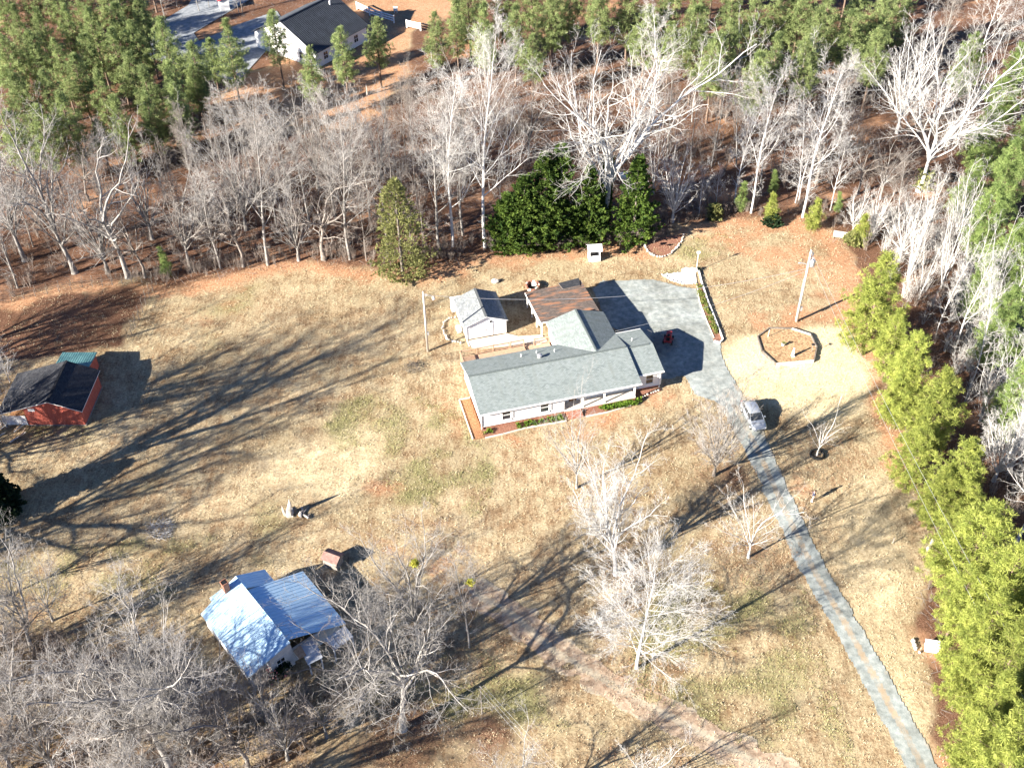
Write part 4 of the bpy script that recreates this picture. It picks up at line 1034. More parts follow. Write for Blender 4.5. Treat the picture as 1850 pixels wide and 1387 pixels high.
for k in range(3):
    gt_ = MB(); x0 = -2.95 + 0.98 * k
    gt_.box(x0, x0 + 0.06, -0.1, -0.04, 0.1, 1.5); gt_.box(x0 + 0.86, x0 + 0.92, -0.1, -0.04, 0.1, 1.5)
    for j in range(6): gt_.box(x0 + 0.06, x0 + 0.86, -0.09, -0.05, 0.15 + 0.25 * j, 0.33 + 0.25 * j)
    gt_.build('gate', M_TRIM, barn)
b = MB(); wall_box(b, 1.3, 5.2, 7.1, 10.4, 0.05, 2.0); b.build('lean_to_wall', M_REDW, barn)
b = MB(); b.slab([(1.1, 6.95, 2.45), (5.4, 6.95, 2.45), (5.4, 10.7, 2.05), (1.1, 10.7, 2.05)], 0.05)
for k in range(15): b.beam((1.2 + 0.29 * k, 6.96, 2.47), (1.2 + 0.29 * k, 10.69, 2.07), 0.05, 0.05)
b.build('lean_to_roof', M_TEAL, barn)
fl = MB(); fl.box(-2.9, -0.1, 0.1, 6.4, 0.0, 0.04); fl.build('dirt_floor', M_LEAFBED, barn)
# low timber scraps in front
pl_ = thing('timber_scraps', 'loose yellow boards lying in front of the barn gates', 'boards', (*G(15, 775), 0))
for k in range(8):
    b = MB(); c = Vector((rg.uniform(-1.5, 2), rg.uniform(-1.5, 1.0), 0.04 + 0.03 * k)); a = rg.uniform(0.6, 1.4); L = rg.uniform(0.6, 1.4)
    d = Vector((math.cos(a), math.sin(a), 0)) * L; b.beam(c - d, c + d, 0.18, 0.03); b.build('board', rg.choice([M_CONC, M_WOOD]), pl_)

# ------------------------------------------------------------------ old house with metal roofs
MA = rad(129.3 - 90)           # own frame: x to the right (away from left eave), y towards the back
old = thing('old_house', 'old white house with rusting blue white metal roofs and a brick chimney', 'house', (-24.41, 57.11, 0), MA)
def OP(u, v, z): return (-v, u, z)     # (u along the eave to the back, v positive to the left) -> local x, y
M_TIN = D.materials.new('sky_tinted_tin_roof'); M_TIN.use_nodes = True
_n, _l = M_TIN.node_tree.nodes, M_TIN.node_tree.links
_b = _n['Principled BSDF']; _b.inputs['Roughness'].default_value = 0.38; _b.inputs['Metallic'].default_value = 0.35
_tc = _n.new('ShaderNodeTexCoord'); _t = _n.new('ShaderNodeTexNoise'); _t.inputs['Scale'].default_value = 2.4; _t.inputs['Detail'].default_value = 10; _t.inputs['Roughness'].default_value = 0.7
_l.new(_tc.outputs['Object'], _t.inputs['Vector'])
_rp = _n.new('ShaderNodeValToRGB'); _e = _rp.color_ramp.elements
_e[0].position, _e[0].color = 0.22, (0.22, 0.12, 0.08, 1); _e[1].position, _e[1].color = 0.8, (0.62, 0.80, 0.93, 1)
_q = _e.new(0.27); _q.color = (0.46, 0.66, 0.81, 1); _q = _e.new(0.5); _q.color = (0.53, 0.74, 0.89, 1)  # blue of the reflected sky is mixed into the tin's base colour
_l.new(_t.outputs['Fac'], _rp.inputs[0]); _l.new(_rp.outputs[0], _b.inputs['Base Color'])
def metal_plane(pts, ribdir, step, rib_h, m, parent, name='roof_panel', t=0.05, panel=0.9):
    """roof plane of 4 points (a,b along the eave; c,d above) laid as separate sheets with raised ribs"""
    a, b_, c, d = [Vector(p) for p in pts]
    L = (b_ - a).length; k = max(1, round(L / panel))
    for i in range(k):
        f0, f1 = i / k, (i + 1) / k
        mb = MB(); g0 = 0.006 / L
        p0_, p1_ = a.lerp(b_, f0 + g0), a.lerp(b_, f1 - g0); q0_, q1_ = d.lerp(c, f0 + g0), d.lerp(c, f1 - g0)
        mb.slab([tuple(p0_), tuple(p1_), tuple(q1_), tuple(q0_)], t)
        nr = max(1, round((L / k) / step))
        for j in range(nr):
            f_ = f0 + (f1 - f0) * (j + 0.5) / nr
            s = a.lerp(b_, f_) + Vector((0, 0, rib_h * 0.4)); e = d.lerp(c, f_) + Vector((0, 0, rib_h * 0.4))
            mb.beam(s, e, 0.055, rib_h)
        mb.build(name, m, parent)
metal_plane([OP(0, 0, 2.6), OP(9.2, 0, 2.6), OP(9.9, -4.5, 4.05), OP(-0.2, -4.5, 4.05)], None, 0.3, 0.04, M_TIN, old)
metal_plane([OP(7.9, -7.5, 2.5), OP(10.0, -7.5, 2.5), OP(9.9, -4.52, 4.05), OP(7.9, -4.52, 4.05)], None, 0.3, 0.04, M_TIN, old)
metal_plane([OP(-0.5, -10.2, 2.15), OP(7.6, -10.4, 2.15), OP(7.9, -4.6, 3.75), OP(0.4, -4.6, 3.75)], None, 0.45, 0.07, M_TIN, old)
metal_plane([OP(10.8, -1.7, 2.0), OP(10.8, -4.6, 2.6), OP(9.95, -4.5, 3.9), OP(9.4, -1.4, 2.85)], None, 0.4, 0.04, M_TIN, old)
M_OLDW = mat('old_white_boards', (0.62, 0.63, 0.64), (0.76, 0.77, 0.78), 3, 0.8, 0.1)
b = MB()
def ob(mb, u0, u1, v0, v1, z0, z1): mb.box(-v1, -v0, u0, u1, z0, z1)
ob(b, 1.6, 9.3, -0.42, -0.3, 0.1, 2.6)
ob(b, 0.25, 9.6, -4.62, -4.5, 0.1, 3.6)
ob(b, 9.2, 9.32, -7.2, -0.42, 0.1, 2.5)
ob(b, 0.13, 0.25, -4.62, -2.3, 0.1, 2.9); ob(b, 1.48, 1.6, -2.3, -0.42, 0.1, 2.6)
b.add([(-v, u, z) for u, v, z in ((0.13, -2.3, 2.9), (0.13, -4.62, 2.9), (0.13, -4.5, 3.9), (0.13, -2.3, 3.25))], [(0, 1, 2, 3)])
ob(b, 0.25, 1.6, -2.42, -2.3, 0.1, 3.1)
ob(b, 0.5, 7.5, -9.9, -9.78, 0.1, 2.1); ob(b, 0.4, 0.52, -9.78, -4.62, 0.1, 2.1); ob(b, 7.4, 7.52, -9.78, -7.2, 0.1, 2.1)
b.build('wall', M_OLDW, old)
window(old, (3.3, 0.1, 1.7), (1, 0), 0.8, 1.15, (0, -1), 1)
b = MB(); ob(b, 9.0, 9.65, -3.35, -2.8, 2.9, 4.75); ch = b.build('chimney', M_BRICK, old)
b = MB(); ob(b, 9.08, 9.57, -3.28, -2.87, 4.75, 4.76); b.build('flue_opening', M_DARK, ch)
b = MB(); ob(b, 8.96, 9.69, -3.39, -2.76, 4.6, 4.75); ob(b, 9.0, 9.06, -3.35, -2.8, 4.75, 4.85); ob(b, 9.59, 9.65, -3.35, -2.8, 4.75, 4.85); b.build('chimney_cap', M_BRICK, ch)
for (u, v, w_, l_, rz_) in ((-0.7, -6.0, 1.5, 2.2, 0.1), (-1.1, -8.9, 1.5, 1.9, 0.0)):
    pass
pr = MB(); pr.slab([OP(0.3, -5.4, 2.2), OP(-1.9, -5.0, 1.9), OP(-2.1, -6.5, 1.9), OP(0.2, -7.0, 2.2)], 0.05)
M_GREYTIN = mat('grey_tin', (0.40, 0.43, 0.47), (0.56, 0.59, 0.63), 1.5, 0.6)
pr.build('porch_roof', M_GREYTIN, old)
for (u0, u1, v0, v1) in ((-0.6, -2.1, -7.7, -8.45), (-0.6, -2.1, -8.5, -9.2), (-0.6, -2.0, -9.25, -10.0)):
    pr = MB(); pr.slab([OP(u0, v0, 2.1), OP(u1, v0, 1.85), OP(u1, v1, 1.85), OP(u0, v1, 2.1)], 0.05); pr.build('porch_panel', M_GREYTIN, old)
for (u, v) in ((-1.8, -5.2), (-1.9, -6.4), (-2.0, -7.8), (-1.9, -9.9), (0.15, -0.25)):
    b = MB(); ob(b, u - 0.06, u + 0.06, v - 0.06, v + 0.06, 0, 1.84 if v < -1 else 2.5); b.build('post', M_OLDW, old)
b = MB(); b.slab([OP(0.0, -4.65, 2.4), OP(-0.9, -4.7, 2.1), OP(-1.0, -5.4, 2.1), OP(0.0, -5.5, 2.5)], 0.08); b.build('collapsed_boards', M_WOOD, old)
b = MB(); ob(b, 0.1, 1.6, -2.3, -0.3, 0, 0.35); b.build('porch_floor', M_WOODG, old)
sb = thing('camellia_bush', 'dark glossy bush with pink blooms under the front window of the old house', 'bush', (*G(507, 1222), 0))
b = MB(); leafclump(b, (0, 0, 0.3), 1.1, 700, 0.22, rg); leafclump(b, (0.5, 0.4, 0.7), 0.8, 300, 0.22, rg); b.build('leaves', M_DARKLEAF, sb)
b = MB()
for _ in range(26): b.blob((rg.gauss(-0.3, 0.5), rg.gauss(-0.3, 0.4), rg.uniform(0.6, 1.4)), 0.09, 0.09, 0.07, 5, 3)
b.build('blooms', mat('pink_bloom', (0.55, 0.22, 0.22), rough=0.8), sb)

# ------------------------------------------------------------------ far house, top left
FA = rad(53.5); FO = G(572.7, 97, 3.0)
fh = thing('far_house', 'distant white house with a dark ribbed metal roof among the top left pines', 'house', (*FO, 0), FA)
M_DKTIN = mat('charcoal_metal', (0.030, 0.036, 0.046), (0.055, 0.064, 0.078), 0.8, 0.6, metal=0.1)
# local: x along the eave (to the right/back), y from eave to ridge
EZ, RZ, RY, GX0, GX1 = 3.0, 7.0, 8.0, -0.4, 13.8
metal_plane([(GX0, 0, EZ), (GX1, 0, EZ), (GX1, RY, RZ), (GX0, RY, RZ)], None, 0.45, 0.06, M_DKTIN, fh, panel=1.5)
M_DKTIN2 = mat('charcoal_metal_back', (0.10, 0.115, 0.135), (0.16, 0.18, 0.20), 0.8, 0.45, metal=0.3)
metal_plane([(GX0, 16.0, EZ), (GX1, 16.0, EZ), (GX1, RY, RZ), (GX0, RY, RZ)], None, 0.45, 0.06, M_DKTIN, fh, panel=1.5)
b = MB(); b.beam((GX0, RY, RZ + 0.06), (GX1, RY, RZ + 0.06), 0.35, 0.05); b.build('ridge_cap', M_DKTIN, fh)
b = MB(); wall_box(b, GX0 + 0.4, GX1 - 0.4, 0.5, 15.5, 0, 3.1)
gable(b, 'x', GX0 + 0.4, 0.5, 15.5, 3.1, RZ - 0.15, RY); gable(b, 'x', GX1 - 0.52, 0.5, 15.5, 3.1, RZ - 0.15, RY); b.build('wall', M_WHITE, fh)
b = MB(); b.tube([(11.0, 6.6, 6.2), (11.0, 6.6, 7.0)], [0.15, 0.15], 8); b.build('vent_pipe', M_TRIM, fh)
for y in (4.0, 8.0, 12.0): window(fh, (GX0 + 0.4, y, 1.6), (0, 1), 0.9, 1.2, (-1, 0), 1)
for x in (2.5, 6, 10.5): window(fh, (x, 0.5, 1.6), (1, 0), 1.0, 1.3, (0, -1), 1)
prism_patch('far_road', FARROAD, -0.03, 0.03, mat('far_gravel', (0.16, 0.18, 0.20), (0.30, 0.32, 0.34), 1.2, 1.0, 0.3), kind='structure')
fc = thing('white_fence', 'white rail fence running right from the distant house', 'fence', (*G(645, 17), 0))
fpx = PX((645, 17), (668, 28), (690, 35), (712, 42), (735, 50), (760, 56))
fpl = [Vector((*p, 0)) - fc.location for p in fpx]
for i, p in enumerate(fpl):
    b = MB(); b.box(p.x - 0.12, p.x + 0.12, p.y - 0.12, p.y + 0.12, 0, 1.5); b.build('post', M_TRIM, fc)
    if i + 1 < len(fpl) and i != 3:
        for z in (0.45, 0.9, 1.35):
            b = MB(); b.beam(p + Vector((0, 0, z)), fpl[i + 1] + Vector((0, 0, z)), 0.08, 0.22); b.build('rail', M_TRIM, fc)
ws = thing('small_sign', 'small white board on the clay lawn right of the distant house', 'sign', (*G(715, 24), 0))
b = MB(); b.box(-0.4, 0.4, -0.05, 0.05, 0.4, 1.3); b.build('board', M_TRIM, ws); b = MB(); b.box(-0.3, -0.22, -0.03, 0.03, 0, 0.4); b.box(0.22, 0.3, -0.03, 0.03, 0, 0.4); b.build('leg', M_TRIM, ws)
pl2 = thing('play_hut', 'small white hut with red and blue roof at the top edge', 'hut', (*G(406, 16), 0), rad(20))
b = MB(); wall_box(b, -0.9, 0.9, -0.9, 0.9, 0, 2.0); b.build('wall', M_WHITE, pl2)
b = MB(); b.slab([(-1.1, -1.1, 2.0), (0.1, -1.1, 2.5), (0.1, 1.1, 2.5), (-1.1, 1.1, 2.0)], 0.06); b.build('roof', M_RED, pl2)
b = MB(); b.slab([(0.1, -1.1, 2.5), (1.5, -1.1, 1.8), (1.5, 1.1, 1.8), (0.1, 1.1, 2.5)], 0.06); b.build('roof_side', mat('blue_panel', (0.18, 0.30, 0.42), (0.25, 0.38, 0.5), 2, 0.5), pl2)
ps = thing('yard_post', 'thin pale post in the clearing below the distant house', 'post', (*G(663, 172), 0))
b = MB(); b.box(-0.1, 0.1, -0.1, 0.1, 0, 2.0); b.build('post_body', M_POLE, ps)

# wire pen at the left wood edge
pn = thing('wire_pen', 'dark wire fence of two lines enclosing the leafy pen behind the barn', 'fence', (*G(275, 512), 0))
def fence_line(t, pts, n, h, rails):
    pts = [Vector((*p, 0)) - t.location for p in pts]
    segs = []
    for a, b_ in zip(pts[:-1], pts[1:]):
        for i in range(n):
            p = a.lerp(b_, i / n); q = a.lerp(b_, (i + 1) / n); segs.append((p, q))
    for p, q in segs:
        b = MB(); b.tube([(p.x, p.y, 0), (p.x, p.y, h)], [0.05, 0.04], 5); b.build('post', M_BARKD, t)
    for z in rails:
        b = MB()
        for p, q in segs: b.beam(p + Vector((0, 0, z)), q + Vector((0, 0, z)), 0.018, 0.018)
        b.build('rail_wire', M_BARKD, t)
fence_line(pn, PX((275, 512), (224, 622)), 8, 1.2, (0.35, 0.75, 1.15))
fence_line(pn, PX((283, 514), (232, 620)), 8, 1.2, (0.35, 0.75, 1.15))
fence_line(pn, PX((275, 510), (150, 520), (0, 548), (-120, 566)), 7, 1.2, (0.35, 0.75, 1.15))
fence_line(pn, PX((275, 503), (150, 512), (0, 540)), 7, 1.2, (0.35, 0.75, 1.15))

# ------------------------------------------------------------------ car
cf, cr = G(1371.5, 781), G(1349, 737)
cdir = math.atan2(cf[1] - cr[1], cf[0] - cr[0])
cc = ((cf[0] + cr[0]) / 2 , (cf[1] + cr[1]) / 2 + 0.1)
car = thing('parked_car', 'silver estate car parked on the gravel drive facing the camera', 'car', (*cc, 0.05), cdir)
M_CARP = mat('silver_paint', (0.50, 0.54, 0.58), rough=0.3, metal=0.55, spec=0.6)
def loft(mb, st, m=0, smoothcap=True):
    """st: list of (x, [(y,z)...]) half sections mirrored"""
    o = len(mb.v); k = len(st[0][1])
    full = []
    for x, sec in st:
        ring = [(x, y, z) for y, z in sec] + [(x, -y, z) for y, z in reversed(sec)]
        full.append(ring)
    n = len(full[0])
    for r in full: mb.v.extend(r)
    for i in range(len(st) - 1):
        for j in range(n):
            a = o + i * n + j; b_ = o + i * n + (j + 1) % n
            mb.f.append((a, a + n, b_ + n, b_)); mb.m.append(m)
    mb.f.append(tuple(o + j for j in range(n))); mb.m.append(m)
    mb.f.append(tuple(o + (len(st) - 1) * n + j for j in reversed(range(n)))); mb.m.append(m)
b = MB()
def sec(w_, z0, zs, zt): return [(w_ * 0.9, z0), (w_, z0 + 0.18), (w_, zs), (w_ * 0.93, zt - 0.03), (w_ * 0.80, zt)]
loft(b, [(-2.33, sec(0.74, 0.42, 0.72, 0.86)), (-2.22, sec(0.84, 0.28, 0.80, 0.98)), (-1.5, sec(0.90, 0.24, 0.84, 1.0)), (0, sec(0.92, 0.24, 0.84, 0.99)), (0.95, sec(0.92, 0.24, 0.82, 0.98)), (1.5, sec(0.90, 0.24, 0.78, 0.93)), (2.05, sec(0.84, 0.26, 0.68, 0.82)), (2.28, sec(0.74, 0.30, 0.58, 0.70)), (2.36, sec(0.60, 0.36, 0.52, 0.60))])
b.build('body', M_CARP, car, True)
b = MB()
def csec(w0, w1, z0, z1): return [(w0, z0), (w1, z1 - 0.06), (w1 * 0.85, z1)]
loft(b, [(-1.62, csec(0.66, 0.62, 1.36, 1.44)), (-1.35, csec(0.70, 0.66, 1.38, 1.50)), (-0.5, csec(0.73, 0.68, 1.40, 1.54)), (0.25, csec(0.71, 0.66, 1.38, 1.50)), (0.42, csec(0.66, 0.62, 1.36, 1.45))])
b.build('roof', M_CARP, car, True)
b = MB()
loft(b, [(-2.1, [(0.74, 0.96), (0.72, 0.99)]), (-1.6, [(0.84, 0.95), (0.66, 1.40)]), (0.4, [(0.84, 0.95), (0.66, 1.42)]), (1.18, [(0.78, 0.93), (0.72, 0.97)])])
b.build('glasshouse', M_GLASS, car)
for s in (-1, 1):
    for (x0, z0, y0, x1, z1, y1) in ((1.15, 0.97, 0.80, 0.38, 1.42, 0.665), (0.05, 0.98, 0.865, 0.0, 1.42, 0.695), (-0.85, 0.98, 0.865, -0.9, 1.42, 0.695), (-2.12, 0.98, 0.80, -1.62, 1.40, 0.665)):
        b = MB(); b.beam((x0, s * y0, z0), (x1, s * y1, z1), 0.06, 0.05); b.build('pillar', M_CARP, car)
    for x in (-1.42, 1.45):
        b = MB(); b.tube([(x, s * 0.72, 0.33), (x, s * 0.93, 0.33)], [0.33, 0.33], 16); wh = b.build('wheel', M_RUB, car)
        b = MB(); b.tube([(x, s * 0.925, 0.33), (x, s * 0.945, 0.33)], [0.2, 0.18], 12); b.build('rim', M_STEEL, wh)
    b = MB(); b.box(0.72, 0.92, min(s * 0.92, s * 1.08), max(s * 0.92, s * 1.08), 0.95, 1.08); b.build('mirror', M_CARP, car)
    b = MB(); b.blob((2.2, s * 0.62, 0.66), 0.16, 0.14, 0.07, 8, 5); b.build('headlight', M_TRIM, car)
    b = MB(); b.box(-2.33, -2.22, s * 0.68 - 0.1, s * 0.68 + 0.1, 0.75, 0.95); b.build('tail_light', M_RED, car)
    b = MB()
    for x in (-0.0, -0.95, 0.95): b.box(x - 0.006, x + 0.006, min(s * 0.915, s * 0.927), max(s * 0.915, s * 0.927), 0.35, 0.9)
    b.build('door_gap', M_DARK, car)
b = MB(); b.box(2.3, 2.375, -0.42, 0.42, 0.42, 0.56); b.build('grille', M_DARK, car)
b = MB(); b.beam((1.62, -0.75, 0.925), (1.62, 0.75, 0.925), 0.015, 0.012); b.build('hood_gap', M_DARK, car)

# ------------------------------------------------------------------ person
pp = G(1468, 905)
person = thing('person', 'person in dark blue jacket and pale shorts standing right of the driveway', 'person', (*pp, 0), rad(160))
def skin(name, verts, edges, radii, m, parent, sub=1):
    me = D.meshes.new(name); me.from_pydata(verts, edges, []); me.materials.append(m)
    o = D.objects.new(name, me); COL.objects.link(o)
    md = o.modifiers.new('s', 'SKIN'); me.skin_vertices if len(me.skin_vertices) else None
    for i, r in enumerate(radii):
        me.skin_vertices[0].data[i].radius = (r, r) if not isinstance(r, tuple) else r
    me.skin_vertices[0].data[0].use_root = True
    sb_ = o.modifiers.new('d', 'SUBSURF'); sb_.levels = sub; sb_.render_levels = sub
    dg = bpy.context.evaluated_depsgraph_get(); ev = o.evaluated_get(dg)
    nm = D.meshes.new_from_object(ev); D.objects.remove(o)
    nm.name = name
    if not nm.materials: nm.materials.append(m)
    for pgn in nm.polygons: pgn.use_smooth = True
    return link(name, nm, parent)
M_SKIN = mat('skin', (0.50, 0.30, 0.21), rough=0.6); M_JKT = mat('navy_jacket', (0.035, 0.045, 0.09), (0.06, 0.07, 0.12), 6, 0.9); M_SHORT = mat('pale_shorts', (0.60, 0.54, 0.46), rough=0.9); M_HAIR = mat('dark_hair', (0.05, 0.03, 0.02), rough=0.9)
bv = [(0, 0, 0.95), (0, 0, 1.12), (0, 0, 1.30), (0, 0, 1.46), (0.01, 0, 1.54), (0.02, 0, 1.63), (0.03, 0, 1.73),
      (0, 0.10, 0.90), (0.02, 0.12, 0.50), (0, 0.13, 0.09), (0.14, 0.14, 0.04),
      (0, -0.10, 0.90), (0.04, -0.12, 0.50), (0, -0.13, 0.09), (0.14, -0.14, 0.04),
      (0, 0.19, 1.43), (-0.02, 0.26, 1.18), (0.22, 0.20, 1.10), (0.30, 0.17, 1.11), (0, -0.19, 1.43), (-0.02, -0.26, 1.18), (0.22, -0.20, 1.10), (0.30, -0.17, 1.11)]
be = [(0, 1), (1, 2), (2, 3), (3, 4), (4, 5), (5, 6), (0, 7), (7, 8), (8, 9), (9, 10), (0, 11), (11, 12), (12, 13), (13, 14), (3, 15), (15, 16), (16, 17), (17, 18), (3, 19), (19, 20), (20, 21), (21, 22)]
brr = [(0.14, 0.11), (0.13, 0.10), (0.15, 0.11), (0.12, 0.10), 0.055, 0.085, 0.075, 0.085, 0.06, 0.04, 0.035, 0.085, 0.06, 0.04, 0.035, 0.055, 0.045, 0.032, 0.035, 0.055, 0.045, 0.032, 0.035]
skin('body', bv, be, brr, M_SKIN, person, 2)
ji = [0, 1, 2, 3, 15, 16, 17, 19, 20, 21]
jm = {v: k for k, v in enumerate(ji)}
skin('jacket', [bv[i] for i in ji], [(jm[a], jm[b_]) for a, b_ in be if a in jm and b_ in jm], [((brr[i][0] + 0.035, brr[i][1] + 0.035) if isinstance(brr[i], tuple) else brr[i] + 0.025) for i in ji], M_JKT, person, 2)
skin('shorts', [(0, 0, 0.98), (0, 0.10, 0.88), (0.01, 0.115, 0.58), (0, -0.10, 0.88), (0.02, -0.115, 0.58)], [(0, 1), (1, 2), (0, 3), (3, 4)], [(0.165, 0.13), 0.11, 0.095, 0.11, 0.095], M_SHORT, person, 2)
b = MB(); b.blob((-0.01, 0, 1.72), 0.115, 0.105, 0.12, 10, 6); b.build('hair', M_HAIR, person, True)
for s in (1, -1):
    b = MB(); b.blob((0.07, s * 0.14, 0.05), 0.15, 0.06, 0.055, 8, 5); b.build('shoe', M_TRIM, person, True)
    b = MB()
    for k in range(4): b.tube([(0.31, s * (0.145 + 0.02 * k), 1.12), (0.36, s * (0.14 + 0.02 * k), 1.11), (0.38, s * (0.13 + 0.018 * k), 1.08)], [0.010, 0.009, 0.007], 5)
    b.tube([(0.31, s * 0.135, 1.12), (0.34, s * 0.11, 1.13)], [0.011, 0.009], 5); b.build('fingers', M_SKIN, person)

# ================================================================== trees
class TB:
    """fast tube collector for trees (triangles and quads, plain tuples)"""
    def __init__(s): s.v = []; s.f = []
    def limb(s, pts, rs, n):
        o = len(s.v); k = len(pts); ax, ay, az = 0.31, 0.95, 0.05
        for i in range(k):
            p = pts[i]; a = pts[i - 1] if i else p; c = pts[i + 1] if i < k - 1 else p
            dx, dy, dz = c[0] - a[0], c[1] - a[1], c[2] - a[2]
            L = math.sqrt(dx * dx + dy * dy + dz * dz) or 1e-6; dx /= L; dy /= L; dz /= L
            q = ax * dx + ay * dy + az * dz; ax -= q * dx; ay -= q * dy; az -= q * dz
            L = math.sqrt(ax * ax + ay * ay + az * az)
            if L < 1e-3: ax, ay, az = -dy, dx, 0.01; L = math.sqrt(ax * ax + ay * ay + az * az) or 1
            ax /= L; ay /= L; az /= L
            bx, by, bz = dy * az - dz * ay, dz * ax - dx * az, dx * ay - dy * ax
            r = rs[i]
            if i == k - 1 and r < 0.02:
                s.v.append((p[0], p[1], p[2])); continue
            for j in range(n):
                t = 6.28318 * j / n; ct = math.cos(t) * r; st = math.sin(t) * r
                s.v.append((p[0] + ax * ct + bx * st, p[1] + ay * ct + by * st, p[2] + az * ct + bz * st))
        last_point = rs[-1] < 0.02
        for i in range(k - 1):
            if i == k - 2 and last_point:
                for j in range(n): s.f.append((o + i * n + j, o + i * n + (j + 1) % n, o + (k - 1) * n))
            else:
                for j in range(n): s.f.append((o + i * n + j, o + i * n + (j + 1) % n, o + (i + 1) * n + (j + 1) % n, o + (i + 1) * n + j))
    def mesh(s, name, m, smooth=True):
        me = D.meshes.new(name); me.from_pydata(s.v, [], s.f); me.materials.append(m)
        if smooth: me.polygons.foreach_set('use_smooth', [True] * len(me.polygons))
        me.update(); return me

def norm(x, y, z):
    L = math.sqrt(x * x + y * y + z * z) or 1e-6
    return x / L, y / L, z / L
def perp_dir(d, ang, az):
    """direction at angle ang from d, turned az about it"""
    x, y, z = d
    if abs(z) < 0.9: a = norm(y, -x, 0)
    else: a = (1.0, 0.0, 0.0)
    q = a[0] * x + a[1] * y + a[2] * z; a = norm(a[0] - q * x, a[1] - q * y, a[2] - q * z)
    b = (y * a[2] - z * a[1], z * a[0] - x * a[2], x * a[1] - y * a[0])
    s, c = math.sin(ang), math.cos(ang); ca, sa = math.cos(az), math.sin(az)
    return (x * c + (a[0] * ca + b[0] * sa) * s, y * c + (a[1] * ca + b[1] * sa) * s, z * c + (a[2] * ca + b[2] * sa) * s)

STY = {
 'oak':   dict(fork=0.24, limbs=(9, 12), llen=(0.42, 0.60), lang=(0.20, 0.85), wob=(0.06, 0.13, 0.20, 0.26, 0.33), trop=(0, 0.07, 0.06, 0.05, 0.04), kids=(0, 10, 7, 4), ratio=(1, 0.36, 0.42, 0.5), cang=(0, 0.7, 0.75, 0.8), r0=0.0165, twr=0.013, sp=0.92),
 'gnarl': dict(fork=0.30, limbs=(8, 11), llen=(0.40, 0.62), lang=(0.25, 1.05), wob=(0.10, 0.22, 0.30, 0.36, 0.42), trop=(0, 0.04, 0.03, 0.02, 0.0), kids=(0, 10, 7, 4), ratio=(1, 0.38, 0.42, 0.5), cang=(0, 0.85, 0.85, 0.9), r0=0.018, twr=0.013, sp=0.85),
 'vase':  dict(fork=0.16, limbs=(16, 20), llen=(0.45, 0.66), lang=(0.10, 0.85), wob=(0.03, 0.07, 0.10, 0.14, 0.2), trop=(0, 0.06, 0.03, 0.0, -0.02), kids=(0, 10, 7, 4), ratio=(1, 0.32, 0.42, 0.55), cang=(0, 0.5, 0.55, 0.6), r0=0.017, twr=0.012, sp=0.9),
 'round': dict(fork=0.17, limbs=(40, 46), llen=(0.42, 0.52), lang=(1.0, 1.45), wob=(0.012, 0.07, 0.12, 0.16, 0.22), trop=(0, 0.05, 0.0, -0.04, -0.08), kids=(0, 9, 6, 3), ratio=(1, 0.42, 0.45, 0.55), cang=(0, 0.55, 0.6, 0.7), r0=0.0135, twr=0.012, sp=1.0),
 'tall':  dict(fork=0.26, limbs=(13, 17), llen=(0.22, 0.36), lang=(0.40, 0.95), wob=(0.035, 0.12, 0.18, 0.24, 0.3), trop=(0, 0.10, 0.06, 0.04, 0.02), kids=(0, 8, 7, 4), ratio=(1, 0.45, 0.45, 0.5), cang=(0, 0.7, 0.75, 0.8), r0=0.0100, twr=0.010, sp=1.0),
 'slim':  dict(fork=0.20, limbs=(16, 20), llen=(0.12, 0.20), lang=(0.5, 1.0), wob=(0.03, 0.12, 0.2, 0.25, 0.3), trop=(0, 0.12, 0.06, 0.04, 0.02), kids=(0, 6, 6, 3), ratio=(1, 0.5, 0.5, 0.5), cang=(0, 0.7, 0.75, 0.8), r0=0.0070, twr=0.010, sp=1.0),
 'small': dict(fork=0.20, limbs=(9, 12), llen=(0.40, 0.62), lang=(0.15, 0.75), wob=(0.05, 0.11, 0.16, 0.22, 0.3), trop=(0, 0.06, 0.04, 0.03, 0.02), kids=(0, 8, 6, 3), ratio=(1, 0.42, 0.45, 0.5), cang=(0, 0.65, 0.7, 0.8), r0=0.0125, twr=0.010, sp=0.95),
 'multi': dict(fork=0.03, limbs=(8, 11), llen=(0.7, 0.95), lang=(0.05, 0.36), wob=(0.05, 0.06, 0.16, 0.2, 0.3), trop=(0, 0.04, 0.05, 0.03, 0.02), kids=(0, 10, 4, 2), ratio=(1, 0.22, 0.45, 0.5), cang=(0, 0.7, 0.7, 0.8), r0=0.009, twr=0.010, sp=1.0),
}
